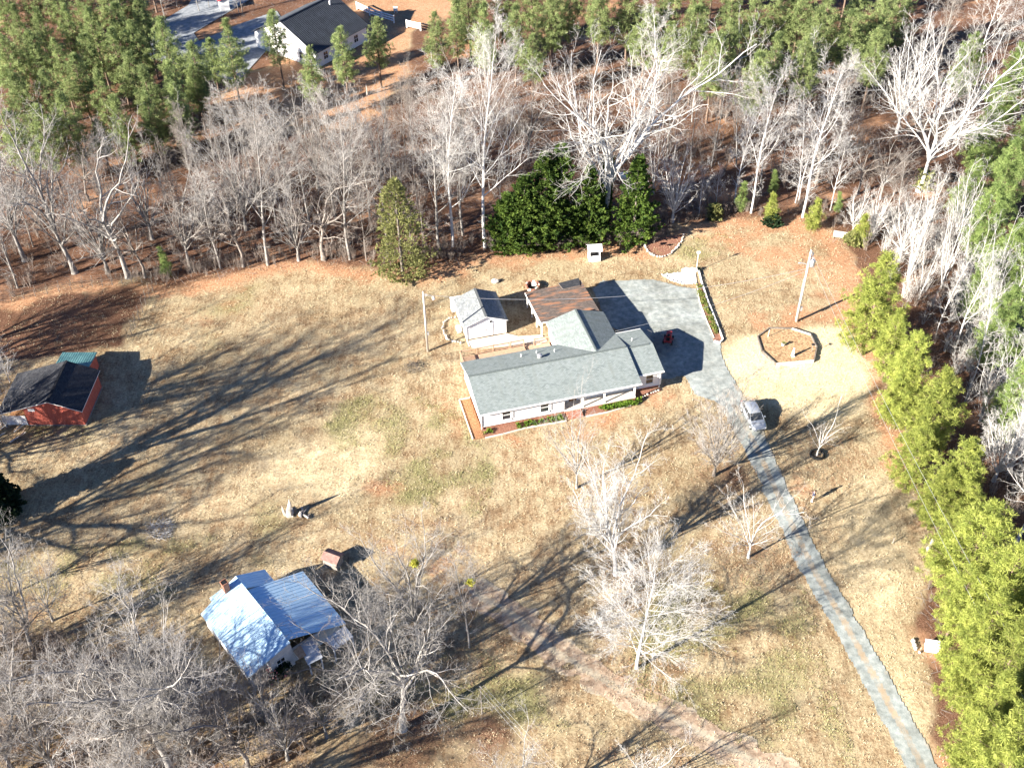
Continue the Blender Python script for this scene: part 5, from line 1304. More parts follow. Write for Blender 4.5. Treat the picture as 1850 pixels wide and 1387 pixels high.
def bare_tree_meshes(seed, H, style, mtrunk, mtwig, dens=1.0, spread=1.0, lean=(0, 0)):
    rnd = random.Random(seed); S = STY[style]
    T, C = TB(), TB()
    central = style in ('tall', 'slim', 'round')
    spread = spread * S['sp']
    def grow(p, d, L, r, lev, sides, seg):
        n = max(2, int(L / seg)); pts = [p]; rs = [r]; step = L / n; wob = S['wob'][lev]; tr = S['trop'][lev]
        rend = r * (0.45 if lev == 0 and not central else (0.10 if lev == 0 else (0.16 if lev == 1 else 0.25)))
        if lev >= 3: rend = 0.006
        for i in range(n):
            d = norm(d[0] + rnd.gauss(0, wob), d[1] + rnd.gauss(0, wob), d[2] + rnd.gauss(0, wob) + tr)
            if p[2] < 0.8 and d[2] < 0: d = norm(d[0], d[1], 0.1)
            p = (p[0] + d[0] * step, p[1] + d[1] * step, p[2] + d[2] * step)
            pts.append(p); rs.append(r + (rend - r) * ((i + 1) / n) ** 0.9)
        (T if lev <= 1 else C).limb(pts, rs, sides)
        return pts, rs, d
    def kids(pts, rs, L, lev):
        if lev >= 4: return
        n = S['kids'][lev] * dens * (1.0 if L > 0 else 0)
        n = int(n) + (rnd.random() < n % 1)
        m = len(pts) - 1
        for k in range(n):
            f_ = 0.18 + 0.82 * (k + rnd.random()) / max(1, n); f_ = min(f_, 0.999)
            i = int(f_ * m); a, b_ = pts[i], pts[i + 1]; t = f_ * m - i
            p = (a[0] + (b_[0] - a[0]) * t, a[1] + (b_[1] - a[1]) * t, a[2] + (b_[2] - a[2]) * t)
            d = norm(b_[0] - a[0], b_[1] - a[1], b_[2] - a[2])
            cd = perp_dir(d, S['cang'][lev] * rnd.uniform(0.6, 1.3), rnd.uniform(0, 6.28))
            if cd[2] < -0.25: cd = norm(cd[0], cd[1], cd[2] * 0.3)
            cl = L * S['ratio'][lev] * rnd.uniform(0.65, 1.3) * (1.15 - 0.55 * f_)
            cr_ = max(S['twr'] * (0.9, 0.9, 0.8, 0.7)[lev], min(rs[i] * 0.55, cl * 0.022))
            sub(p, cd, cl, cr_, lev + 1)
    def sub(p, d, L, r, lev):
        sides = (8, 6, 4, 3, 3)[lev]; seg = (1.2, 0.9, 0.7, 0.7, 0.6)[lev] * max(0.6, H / 16)
        if L < 0.18: return
        pts, rs, d2 = grow(p, d, L, r, lev, sides, min(seg, L / 2.01))
        kids(pts, rs, L, lev)
    r0 = S['r0'] * H * 0.88
    if central:
        pts, rs, d = grow((0, 0, -0.1), norm(lean[0], lean[1], 1), H * 0.97, r0, 0, 8, 1.0)
        m = len(pts) - 1; nl = int(rnd.uniform(*S['limbs']) * dens)
        for k in range(nl):
            f_ = S['fork'] + (0.97 - S['fork']) * (k + rnd.random() * 0.8) / nl; i = min(int(f_ * m), m - 1)
            a, b_ = pts[i], pts[i + 1]; d = norm(b_[0] - a[0], b_[1] - a[1], b_[2] - a[2])
            cd = perp_dir(d, rnd.uniform(*S['lang']) * (1.15 - 0.45 * f_), k * 2.4 + rnd.uniform(-0.5, 0.5))
            sub(a, cd, H * rnd.uniform(*S['llen']) * spread * ((1.2 - 0.75 * f_) if style != 'round' else 0.42 + 0.55 * math.sin(math.pi * min(1.0, 0.12 + f_ * 0.78))), max(0.016, rs[i] * (0.26 if style == 'round' else 0.42)), 1)
        # dead stubs low on the trunk
        for k in range(5):
            i = rnd.randrange(2, max(3, int(m * S['fork']))); cd = perp_dir((0, 0, 1), rnd.uniform(0.9, 1.5), rnd.uniform(0, 6.28)); sub(pts[i], cd, rnd.uniform(0.5, 1.6), 0.025, 2)
    else:
        th = H * S['fork']
        pts, rs, d = grow((0, 0, -0.1), norm(lean[0], lean[1], 1), th, r0, 0, 9, max(0.5, th / 5))
        # flare of the foot
        T.limb([(0, 0, -0.15), (0, 0, 0.25), (pts[1][0] * 0.6, pts[1][1] * 0.6, 0.9)], [r0 * 1.45, r0 * 1.15, r0 * 0.98], 9)
        p = pts[-1]; nl = int(rnd.uniform(*S['limbs']) * (0.7 + 0.3 * dens))
        for k in range(nl):
            f_ = (k + 0.5) / nl
            ang = S['lang'][0] + (S['lang'][1] - S['lang'][0]) * f_ ** 0.85
            cd = perp_dir(d, ang * rnd.uniform(0.85, 1.1), k * 2.4 + rnd.uniform(-0.35, 0.35))
            drop = 0 if k < nl * 0.45 else rnd.uniform(0, 0.35) * th
            q = (p[0] - d[0] * drop, p[1] - d[1] * drop, p[2] - d[2] * drop)
            L = (H - th) * (1.08 if k == 0 else rnd.uniform(0.8, 1.05)) * (1.0 - 0.25 * f_) * (spread if f_ > 0.3 else 1.0)
            if style in ('oak', 'gnarl'): L *= 0.97
            sub(q, cd, L, r0 * (0.58 - 0.30 * f_) * rnd.uniform(0.85, 1.1), 1)
    return T.mesh('trunk', mtrunk), C.mesh('crown', mtwig)

def foliage_mesh(name, clumps, m, rnd, blades=8, size=0.4, width=0.16, up=0.25, flat=0.0):
    """clumps: array (n,4) x,y,z,scale -> fans of narrow leaf-like triangles"""
    c = np.asarray(clumps, float); n = len(c)
    r = np.random.RandomState(rnd)
    d = r.normal(size=(n, blades, 3)); d[..., 2] = d[..., 2] * (1 - flat) + up
    d /= np.linalg.norm(d, axis=2, keepdims=True)
    s = r.normal(size=(n, blades, 3)); s -= d * (s * d).sum(2, keepdims=True); s /= np.linalg.norm(s, axis=2, keepdims=True)
    L = (size * c[:, 3])[:, None, None] * r.uniform(0.65, 1.3, (n, blades, 1)); W = L * width
    base = c[:, None, :3] + d * L * 0.05
    mid = base + d * L * 0.55
    tri = np.stack([base, mid + s * W, base + d * L, mid - s * W], 2).reshape(-1, 3)
    f = np.arange(len(tri)).reshape(-1, 4)
    return np_mesh(name, tri, f, m)

def pine_meshes(seed, H, m, base=0.35, width=0.2, n_whorl=22, clump=1.0, blades=9, mt=None):
    rnd = random.Random(seed); T = TB(); cl = []
    pts = []; x = y = 0
    for i in range(11):
        pts.append((x, y, H * i / 10.0 - 0.1)); x += rnd.gauss(0, 0.05); y += rnd.gauss(0, 0.05)
    T.limb(pts, [0.0125 * H * (1 - 0.9 * i / 10) + 0.01 for i in range(11)], 8)
    for w_ in range(n_whorl):
        f_ = base + (0.97 - base) * (w_ / (n_whorl - 1)); z = H * f_
        g = (f_ - base) / (1 - base)
        R = H * width * (min(1, 0.55 + 1.9 * g) * (1 - g) ** 0.75 + 0.05) * rnd.uniform(0.8, 1.15)
        k = rnd.randint(4, 6)
        a0 = rnd.uniform(0, 6.28)
        i = min(9, int(f_ * 10)); cx = pts[i][0]; cy = pts[i][1]
        for j in range(k):
            a = a0 + 6.28 * j / k + rnd.uniform(-0.35, 0.35); L = R * rnd.uniform(0.6, 1.2)
            if rnd.random() < 0.10: continue
            rise = 0.15 + 0.9 * g
            bp = [(cx, cy, z)]
            for q in (0.35, 0.7, 1.0):
                bp.append((cx + math.cos(a) * L * q, cy + math.sin(a) * L * q, z + L * q * rise * 0.6 + L * 0.12 * q * q))
            T.limb(bp, [0.018 + 0.012 * L, 0.016 + 0.006 * L, 0.014, 0.01], 3)
            nsp = max(2, int(L * 2.6 * clump))
            for s_ in range(nsp):
                q = 0.25 + 0.75 * (s_ + rnd.random()) / nsp
                side = rnd.choice((-1, 1)) * rnd.uniform(0, 0.42) * L * (1.15 - q * 0.6)
                px_ = cx + math.cos(a) * L * q - math.sin(a) * side; py_ = cy + math.sin(a) * L * q + math.cos(a) * side
                pz = z + L * q * rise * 0.6 + rnd.uniform(-0.05, 0.25)
                for _ in range(3): cl.append((px_ + rnd.gauss(0, 0.13), py_ + rnd.gauss(0, 0.13), pz + rnd.gauss(0, 0.10), rnd.uniform(0.65, 1.2)))
    for _ in range(14): cl.append((pts[-1][0] + rnd.gauss(0, 0.12), pts[-1][1] + rnd.gauss(0, 0.12), H * rnd.uniform(0.955, 1.0), 0.8))
    return T.mesh('trunk', mt or M_BARKP), foliage_mesh('crown', cl, m, seed, int(blades * 1.35), 0.40, 0.058, 0.40)

def conifer_meshes(seed, H, R, m, n=2600, size=0.55, low=0.02, droop=0.0, width=0.34, power=0.8, lumps=9, rough=0.2, spray=False):
    rnd = random.Random(seed); T = TB(); cl = []
    T.limb([(0, 0, -0.1), (0, 0, H * 0.5), (0, 0, H * 0.96)], [0.016 * H, 0.01 * H, 0.02], 7)
    lp = [(rnd.uniform(0, 6.28), rnd.uniform(0, 1), rnd.uniform(0.2, 0.5)) for _ in range(lumps * 4)]
    for i in range(n):
        g = rnd.random() ** 1.35; z = H * (low + (1 - low) * g); a = rnd.uniform(0, 6.28)
        lay = 0.86 + 0.17 * math.sin(g * 44 + 2.2 * math.sin(a * 3 + seed) + math.sin(a * 5) * 1.3)
        rr = R * ((1 - g) ** power * (0.75 + 0.25 * min(1, g * 6)) + 0.02) * lay
        for (la, lz, ls) in lp:
            da = abs((a - la + math.pi) % 6.283 - math.pi)
            if da < 0.4 and abs(g - lz) < 0.07: rr *= 1 + ls * 0.3
        rr *= 1 - rough + 2.2 * rough * float(vnoise(a * 2.1 + seed, g * 9.0))
        q = rnd.uniform(0.72, 1.05) if rnd.random() < 0.8 else rnd.uniform(0.35, 0.8)
        if not spray: cl.append((math.cos(a) * rr * q, math.sin(a) * rr * q, z - droop * rr * q, rnd.uniform(0.7, 1.2))); continue
        if i % 9: continue
        sl = 1.25 * (1 - 0.5 * g); rise = rnd.uniform(0.15, 0.6)
        for k_ in range(9):
            o_ = rnd.random(); sd = rnd.gauss(0, 0.24) * (1.1 - 0.6 * o_) * sl; r_ = max(0.05, rr * q - sl * (1 - o_) + 0.2)
            cl.append((math.cos(a) * r_ - math.sin(a) * sd, math.sin(a) * r_ + math.cos(a) * sd, z + o_ * rise * sl + rnd.gauss(0, 0.05), rnd.uniform(0.7, 1.15)))
    cl = np.array(cl)
    r = np.random.RandomState(seed); bl = 6; k = len(cl)
    out = np.stack([cl[:, 0], cl[:, 1], np.full(k, 0.0)], 1); out /= (np.linalg.norm(out, axis=1, keepdims=True) + 1e-6)
    out[:, 2] = 0.45
    d = out[:, None, :] + r.normal(size=(k, bl, 3)) * 0.55; d /= np.linalg.norm(d, axis=2, keepdims=True)
    s = r.normal(size=(k, bl, 3)); s[..., 2] *= 0.5; s -= d * (s * d).sum(2, keepdims=True); s /= np.linalg.norm(s, axis=2, keepdims=True)
    L = (size * cl[:, 3])[:, None, None] * r.uniform(0.6, 1.3, (k, bl, 1)); W = L * width
    b0 = np.repeat(cl[:, None, :3], bl, 1) - d * L * 0.3
    tri = np.stack([b0, b0 + d * L * 0.6 + s * W, b0 + d * L, b0 + d * L * 0.6 - s * W], 2).reshape(-1, 3)
    return T.mesh('trunk', M_BARKD), np_mesh('crown', tri, np.arange(len(tri)).reshape(-1, 4), m)

def put_tree(name, meshes, loc, label, group=None, sc=1.0, rz=0.0, szx=None, cat='tree', tilt=None):
    t = thing(name, label, cat, (loc[0], loc[1], -0.03), rz, group, (sc * (szx or 1), sc * (szx or 1), sc))
    if tilt: t.rotation_euler = (tilt[0], tilt[1], rz)
    link('trunk', meshes[0], t); link('crown', meshes[1], t)
    return t

rt = random.Random(11)
ORD = ['first', 'second', 'third', 'fourth', 'fifth', 'sixth', 'seventh', 'eighth', 'ninth', 'tenth', 'eleventh', 'twelfth', 'thirteenth', 'fourteenth', 'fifteenth', 'sixteenth', 'seventeenth', 'eighteenth', 'nineteenth', 'twentieth']

# ---- pines
PINES = [(pine_meshes(100 + i, 15.0, M_NEED, (0.24, 0.34, 0.28, 0.36)[i], (0.225, 0.255, 0.215, 0.24)[i], 20, 0.85, 13), 15.0) for i in range(4)]
PINEY = [(pine_meshes(200 + i, 14.0, M_NEEDY, (0.10, 0.16, 0.12)[i], (0.31, 0.28, 0.33)[i], 25, 0.92, 15), 14.0) for i in range(3)]
PINEG = [(pine_meshes(300 + i, 14.0, M_NEEDG, 0.12, 0.27, 24, 1.15, 14), 14.0) for i in range(2)]
def pines_by_top(rows, protos, where, group, kind='pine', hdef=15.0):
    rows = sorted(rows, key=lambda r: r[0])
    for i, r in enumerate(rows):
        px, py = r[0], r[1]; h = r[2] if len(r) > 2 else hdef * rt.uniform(0.92, 1.06)
        x, y = G(px, py, h)
        ms, H = protos[rt.randrange(len(protos))]
        lab = f'{ORD[i]} {kind} from the left {where}'
        put_tree('pine_tree', ms, (x, y), lab, group, h / H, rt.uniform(0, 6.28), rt.uniform(0.85, 1.1))
LW = 'pines of the top left wood'
pines_by_top([(60, 190, 15), (172, 215, 9), (262, 165, 13), (10, 200, 14), (108, 165, 15), (205, 172, 14), (312, 152, 13), (345, 118, 12), (22, 132), (75, 128), (130, 98), (172, 130), (232, 92), (258, 120), (302, 112)], PINES, 'in the front row of the top left pine wood', LW)
pines_by_top([(2, 62), (50, 58), (96, 70), (150, 62), (196, 52), (236, 36), (290, 30), (342, 78)], PINES, 'in the second row of the top left pine wood', LW)
pines_by_top([(-30, 30), (20, 10), (64, 14), (112, 10), (158, 12), (206, 5), (250, -5)], PINES, 'in the third row of the top left pine wood', LW)
pines_by_top([(-60, -40), (-10, -38), (40, -42), (90, -40), (138, -36), (186, -44), (228, -50)], PINES, 'at the very top of the top left pine wood', LW)
pines_by_top([(-20, -110), (50, -105), (115, -112), (180, -108), (250, -120)], PINES, 'behind the topmost row at the top left corner', LW)
pines_by_top([(376, 70, 11), (404, 36, 15)], PINES, 'in the gap left of the distant house', 'pines round the distant house')
pines_by_top([(490, 20, 14), (556, 86, 13), (613, 48, 13), (677, 32, 12.5)], PINES, 'before the walls of the distant house', 'pines round the distant house')
CW = 'pines of the top middle wood'
_pt = pines_by_top
def pines_by_top(rows, protos, where, group): _pt([(r[0], r[1], (r[2] if len(r) > 2 else 15.5) * 1.1) for r in rows], protos, where, group)
pines_by_top([(784, 22, 12), (822, -2, 12), (872, 4, 13), (880, 52, 10), (930, 8, 13), (962, 62, 11), (996, -6, 13), (905, -40, 13)], PINES, 'in the clump right of the clay clearing at the top', CW)
pines_by_top([(845, -60), (960, -70), (1030, -50), (1085, -40), (1140, -48), (1170, 10, 14), (1205, -20), (1215, 40, 12)], PINES, 'behind the biggest white tree at the top', CW)
RW = 'pines of the top right wood'
pines_by_top([(1262, 10), (1295, 60, 14), (1322, 36, 15), (1372, 92, 13), (1405, 60, 14), (1462, 70, 13), (1482, 12, 15), (1545, 18, 14), (1590, 52, 13)], PINES, 'in the front row at the top right of the wood', RW)
pines_by_top([(1270, -60), (1330, -40), (1372, -20), (1425, -45), (1455, -30), (1505, -22), (1560, -40), (1600, -18), (1640, -50)], PINES, 'along the upper edge at the top right', RW)
pines_by_top([(1230, -120), (1300, -130), (1390, -120), (1470, -125), (1550, -120), (1640, -125)], PINES, 'just beyond the upper edge of the top right wood', RW)
RB = 'bright pines along the right edge of the lawn'
def pines_down(rows, protos, where, group):
    for i, (px, py, h) in enumerate(rows):
        x, y = G(px, py, h); ms, H = protos[i % len(protos)]
        put_tree('pine_tree', ms, (x, y), f'{ORD[i]} bright green pine from the top {where}', group, h / H, rt.uniform(0, 6.28), rt.uniform(0.82, 1.12))
pines_down([(1602, 462, 15), (1632, 560, 11), (1664, 604, 13.5), (1648, 668, 9), (1714, 672, 13.5), (1672, 770, 9.5), (1756, 800, 12), (1712, 850, 9), (1796, 905, 14.0), (1738, 925, 9.5), (1765, 1020, 11), (1812, 1080, 13), (1780, 1150, 11), (1832, 1220, 13), (1800, 1290, 11.5), (1845, 1360, 13), (1812, 1400, 10.5)], PINEY, 'beside the lawn on the right', RB)
pines_down([(1850, 985, 15), (1862, 1130, 15), (1872, 1290, 15), (1850, 1450, 14), (1905, 1050, 15)], PINEY, 'in the outer file at the lower right edge', RB)
pines_down([(1765, 60, 12), (1845, 80, 14), (1800, 185, 13), (1842, 250, 14), (1765, 300, 10), (1812, 330, 13), (1850, 400, 14), (1790, 455, 11), (1838, 520, 13), (1858, 640, 13), (1880, 180, 14), (1885, 460, 14)], PINEG, 'in the feathery stand at the upper right edge', 'feathery pines at the right edge')
PSM = [(pine_meshes(400 + i, 5.0, m_, 0.06, 0.26, 11, 1.6, 9), 5.0) for i, m_ in enumerate((M_NEEDG, M_NEEDY))]
SAP = [(303, 452, 498, 0, 'young pine with thin crown standing at the corner of the wire pen'),
       (1395, 312, 352, 0, 'pale green young pine in the twigs above the pallet, upper one'),
       (1392, 354, 402, 1, 'bushy light green young pine on the wood edge above the utility pole'),
       (1466, 362, 415, 1, 'light green young pine on the wood edge right of the bushy one'),
       (1512, 350, 384, 0, 'small pale pine in the twigs above the pallet'),
       (1552, 392, 440, 1, 'small bright pine just right of the pallet'),
       (1338, 330, 378, 0, 'thin small pine at the wood edge left of the bushy light green one')]
for px, ty, by, k, lab in SAP:
    x, y = G(px, by); h = height_at(x, y, ty); put_tree('young_pine', PSM[k][0], (x, y), lab, 'young pines at the wood edge', h / 5.0, rt.uniform(0, 6))

# ---- dense evergreens
for i, (bx, by, ty, R, lab) in enumerate([
    (918, 446, 352, 3.4, 'leftmost low dark green cypress of the clump behind the well'),
    (948, 443, 318, 3.9, 'second dark green cypress from the left in the clump behind the well'),
    (984, 440, 278, 4.2, 'broad dark green cypress under the tallest tip of the clump'),
    (1012, 432, 262, 4.1, 'tallest dark green cypress in the clump behind the well'),
    (1062, 437, 302, 3.2, 'slender dark green cypress at the right end of the clump'),
    (1144, 434, 284, 3.6, 'separate dark green cypress right of the ivy clad trunk')]):
    x, y = G(bx, by); h = height_at(x, y, ty); put_tree('cypress_tree', conifer_meshes(500 + i, h, R, M_CYP, 4600 if R > 3.5 else 3600, 0.44, power=0.66, width=0.18, rough=0.30, spray=True), (x, y), lab, 'dark cypresses behind the well')
x, y = G(728, 497); h = height_at(x, y, 325)
put_tree('cedar_tree', conifer_meshes(520, h, 3.5, M_CEDAR, 2100, 0.5, width=0.13, power=0.5, rough=0.45), (x, y), 'olive green cedar standing alone in front of the bare trees')
x, y = G(5, 925); put_tree('evergreen_tree', conifer_meshes(521, 6.0, 2.3, M_DARKLEAF, 1700, 0.5, power=0.5), (x, y), 'dark evergreen cut by the left edge of the picture')
x, y = G(1290, 392); put_tree('evergreen_shrub', conifer_meshes(522, 2.2, 1.3, M_CEDAR, 500, 0.35, power=0.4), (x, y), 'small olive shrub at the wood edge above the right lawn', cat='shrub')
x, y = G(1395, 405); put_tree('evergreen_shrub', conifer_meshes(523, 1.6, 1.3, M_DARKLEAF, 450, 0.35, power=0.4), (x, y), 'dark round shrub under the bushy young pine', cat='shrub')
x, y = G(1546, 438); put_tree('evergreen_shrub', conifer_meshes(524, 1.8, 1.5, M_CEDAR, 450, 0.35, power=0.4), (x, y), 'yellow green shrub by the pallet at the wood edge', cat='shrub')

# ---- individual bare trees: base pixel, top row, style, spread, density, bark
W = (M_BARKW, M_TWIGW); N = (M_BARK, M_TWIG); DK = (M_BARKD, M_TWIG)
HERO = [
 (1092, 402, -25, 'oak', 1.15, 1.1, W, 'largest white barked tree, its trunk wrapped in ivy behind the cypresses'),
 (1660, 345, 20, 'oak', 1.20, 1.25, W, 'great spreading white tree at the upper right before the pines'),
 (876, 446, 58, 'tall', 1.25, 1.3, W, 'tall white forked tree just left of the cypress clump'),
 (232, 500, 195, 'gnarl', 0.75, 0.55, N, 'half dead grey tree with few thick limbs above the wire pen'),
 (135, 492, 170, 'oak', 0.85, 1.1, N, 'broad grey tree in the upper left, second from the left edge'),
 (45, 470, 175, 'oak', 0.9, 1.1, N, 'broad grey tree cut by the left edge above the pen'),
 (632, 468, 158, 'tall', 1.35, 1.25, N, 'tall grey white tree left of the olive cedar'),
 (484, 478, 175, 'tall', 1.5, 1.25, N, 'tall slender trunk with pale foot at the wood edge, upper left of the lawn'),
 (792, 452, 150, 'tall', 1.2, 1.2, N, 'double trunked grey tree right of the olive cedar'),
 (818, 444, 128, 'tall', 1.1, 1.2, W, 'straight white trunk between the double tree and the forked tree'),
 (1290, 858, 690, 'vase', 0.85, 1.15, DK, 'dense rounded dark trunk tree between the house and the parked car'),
 (1476, 822, 716, 'small', 0.65, 0.5, W, 'small white sparse tree with a dark ring at its foot right of the car'),
 (1042, 880, 705, 'small', 0.9, 0.8, N, 'thin crooked tree in front of the house porch steps'),
 (1112, 1036, 806, 'oak', 0.78, 1.35, W, 'tall white tree on the lawn below the house, above the bushy one'),
 (1150, 1206, 998, 'round', 0.95, 1.15, W, 'bushy white tree with drooping fine twigs and a long shadow'),
 (1352, 1006, 850, 'small', 0.9, 1.0, W, 'small white tree on the left edge of the drive below the car'),
 (848, 1168, 995, 'tall', 1.3, 1.0, N, 'slim grey tree with mistletoe on the lower lawn right of the old house'),
 (757, 1176, 925, 'oak', 0.75, 1.15, N, 'grey tree with a yellow mistletoe ball right of the old house'),
 (728, 1316, 1030, 'gnarl', 0.92, 1.3, N, 'huge gnarled tree reaching over the metal roofed old house'),
 (310, 1392, 1090, 'gnarl', 1.1, 1.6, N, 'huge many limbed tree at the bottom left below the old house'),
 (352, 1370, 1130, 'vase', 0.95, 1.2, N, 'second dense tree beside the huge one at the bottom left'),
 (58, 1172, 960, 'oak', 0.85, 1.2, N, 'grey tree at the left edge below the lawn shadows'),
 (95, 1120, 985, 'small', 1.1, 0.9, N, 'low leaning grey tree right of the left edge tree'),
 (60, 1330, 1160, 'gnarl', 0.9, 1.0, N, 'dense grey tree at the bottom left corner'),
 (1168, 1420, 1322, 'small', 0.9, 1.0, W, 'little white crown at the bottom edge below the dirt track'),
 (18, 690, 628, 'small', 1.0, 0.8, W, 'small bare white tree behind the red barn'),
 (12, 770, 690, 'small', 1.0, 0.6, W, 'small bare white tree overhanging the left barn roof'),
 (1640, 505, 322, 'multi', 1.0, 1.0, W, 'bright white many stemmed thicket tree at the top of the bright pines'),
 (1700, 520, 330, 'multi', 1.0, 0.9, W, 'second white many stemmed tree, right of the brightest thicket'),
 (1795, 868, 690, 'vase', 0.95, 1.1, W, 'dense white tree at the right edge beside the bright pines'),
 (1835, 980, 760, 'oak', 0.9, 1.1, W, 'white tree at the right edge below the dense one'),
]
for i, (bx, by, ty, sty, spr, den, (mb_, mt_), lab) in enumerate(HERO):
    x, y = G(bx, by); h = height_at(x, y, ty) * (0.92 if sty in ('oak', 'gnarl', 'vase', 'round', 'small') and by > 600 else 1.0)
    ms = bare_tree_meshes(1000 + i * 7, h, sty, mb_, mt_, den, spr)
    t = put_tree('bare_tree', ms, (x, y), lab, None, 1.0, 0.0)
    if i == 0:
        c = []
        for k in range(1500):
            z = rt.uniform(0, h * 0.30); a = rt.uniform(0, 6.28); c.append((math.cos(a) * (0.62 + rt.gauss(0, .12)), math.sin(a) * (0.62 + rt.gauss(0, .12)), z, rt.uniform(0.7, 1.3)))
        link('ivy', foliage_mesh('ivy', c, M_CYP, 3, 4, 0.32, 0.4), t)
    if i == 1:
        c = [(rt.gauss(0.5, 0.5), rt.gauss(0, 0.5), rt.uniform(0.5, h * 0.12), 1) for _ in range(400)]
        link('ivy', foliage_mesh('ivy', c, M_CEDAR, 4, 4, 0.32, 0.4), t)
    if i in (16, 17):
        z = h * (0.70 if i == 16 else 0.72)
        c = [(0.5 + rt.gauss(0, .14), rt.gauss(0, .14), z + rt.gauss(0, .13), 0.55) for _ in range(110)]
        link('mistletoe', foliage_mesh('mistletoe', c, M_MISTLE, 5, 6, 0.3, 0.3), t)
    if i == 11:
        ring = thing('tyre_ring', 'dark planter ring at the foot of the small white sparse tree', 'planter', (x, y, 0))
        b = MB(); n_ = 16
        b.tube([(0.75 * math.cos(2 * math.pi * k / n_), 0.75 * math.sin(2 * math.pi * k / n_), 0.13) for k in range(n_ + 1)], [0.14] * (n_ + 1), 8, cap=False); b.build('ring', M_RUB, ring, True)

# ---- wood trees built from shared shapes
BT = []
for i, (sty, H, d_, s_) in enumerate([('tall', 15, 1.1, 1.2), ('tall', 15, 1.1, 1.35), ('tall', 14, 1.2, 1.1), ('slim', 14, 1.0, 1.2), ('slim', 13, 1.1, 1.1), ('oak', 13, 0.9, 0.8), ('vase', 12, 0.75, 0.75), ('gnarl', 12, 0.8, 0.75)]):
    BT.append((bare_tree_meshes(2000 + i * 13, H, sty, *((M_BARK, M_TWIG), (M_BARKB, M_TWIGB), (M_BARK, M_TWIGB))[i % 3], d_, s_), H))
BTW = []
for i, (sty, H, d_, s_) in enumerate([('tall', 15, 1.1, 1.2), ('slim', 14, 1.1, 1.2), ('vase', 11, 0.8, 0.8), ('multi', 10, 0.9, 1.0)]):
    BTW.append((bare_tree_meshes(2500 + i * 13, H, sty, M_BARKW, M_TWIGW, d_, s_), H))
def bare_row(rows, where, group, protos=BT, word='bare tree'):
    rows = sorted(rows, key=lambda r: r[0])
    for i, r in enumerate(rows):
        bx, by, ty = r[:3]; x, y = G(bx, by); h = height_at(x, y, ty)
        pr_ = protos[r[3]] if len(r) > 3 else protos[rt.randrange(len(protos))]
        put_tree('bare_tree', pr_[0], (x, y), f'{ORD[i]} {word} from the left {where}', group, h / pr_[1], rt.uniform(0, 6.28), rt.uniform(0.85, 1.15))
g1 = 'bare trees of the left wood'
bare_row([(-10, 515, 330, 1), (32, 520, 300, 0), (195, 492, 300, 6), (262, 500, 330, 7), (345, 488, 290, 5), (398, 484, 275, 0), (440, 480, 270, 7), (540, 470, 290, 6), (585, 468, 255, 7), (662, 470, 285, 4), (702, 462, 250, 7), (742, 436, 225, 3), (764, 452, 300, 4), (836, 424, 205, 2), (905, 400, 260, 3)], 'at the front edge of the left wood', g1)
bare_row([(-20, 440, 230), (60, 445, 240), (150, 440, 250), (200, 425, 215), (275, 432, 240), (330, 430, 220), (382, 420, 200), (445, 415, 185), (500, 412, 190), (560, 405, 180), (607, 400, 170), (668, 395, 190), (715, 385, 170), (755, 375, 175)], 'in the second rank of the left wood', g1)
bare_row([(300, 370, 200), (355, 362, 190), (410, 355, 175), (462, 350, 170), (520, 345, 165), (575, 340, 150), (630, 335, 165), (690, 322, 160), (735, 318, 130), (800, 320, 100), (840, 330, 90), (920, 320, 150), (955, 290, 120)], 'deep in the middle of the left wood', g1)
bare_row([(205, 330, 190, 3), (345, 318, 180), (388, 300, 160, 3), (470, 300, 150, 3), (505, 282, 150), (590, 282, 145, 4), (622, 270, 140), (700, 272, 140, 3), (745, 262, 120), (835, 262, 105), (880, 255, 100)], 'behind the middle rank of the left wood', g1)
bare_row([(160, 362, 230), (245, 358, 220), (325, 395, 240, 4), (368, 392, 235), (470, 385, 220), (525, 378, 215, 4), (602, 370, 205), (645, 362, 200, 4), (728, 350, 195, 4), (812, 358, 170)], 'between the ranks of the left wood', g1)
bare_row([(300, 40, -60, 0), (320, 12, -90, 3), (360, 20, -80, 0), (378, 14, -100, 3), (432, 25, -70, 3), (438, 22, -75, 1), (260, 60, -30, 3)], 'by the far road left of the distant house', 'bare trees by the far road')
g2 = 'bare trees of the right wood'
bare_row([(1180, 350, 190), (1215, 400, 250), (1262, 392, 290), (1292, 378, 300), (1327, 365, 160, 1), (1357, 384, 118, 0), (1437, 366, 150, 1), (1444, 362, 160, 1), (1450, 392, 100, 0), (1458, 362, 200, 1), (1500, 380, 240), (1540, 420, 330, 2), (1575, 430, 330, 2)], 'at the front edge of the upper right wood', g2, BTW, 'white bare tree')
bare_row([(1160, 300, 120), (1205, 290, 100), (1245, 310, 110), (1285, 300, 95), (1330, 300, 110), (1375, 330, 130, 0), (1410, 310, 120), (1475, 330, 130), (1515, 330, 180), (1550, 350, 200), (1590, 360, 220), (1610, 420, 260)], 'in the second rank of the upper right wood', g2)
bare_row([(1180, 210, 10), (1250, 220, 60), (1345, 215, 40), (1440, 210, 60), (1520, 230, 70), (1620, 240, 20), (1690, 130, -80), (1720, 200, 0), (1760, 140, -60), (1810, 120, -70), (1850, 160, -60)], 'deep in the upper right wood', g2, BTW + BT[:4], 'tall bare tree')
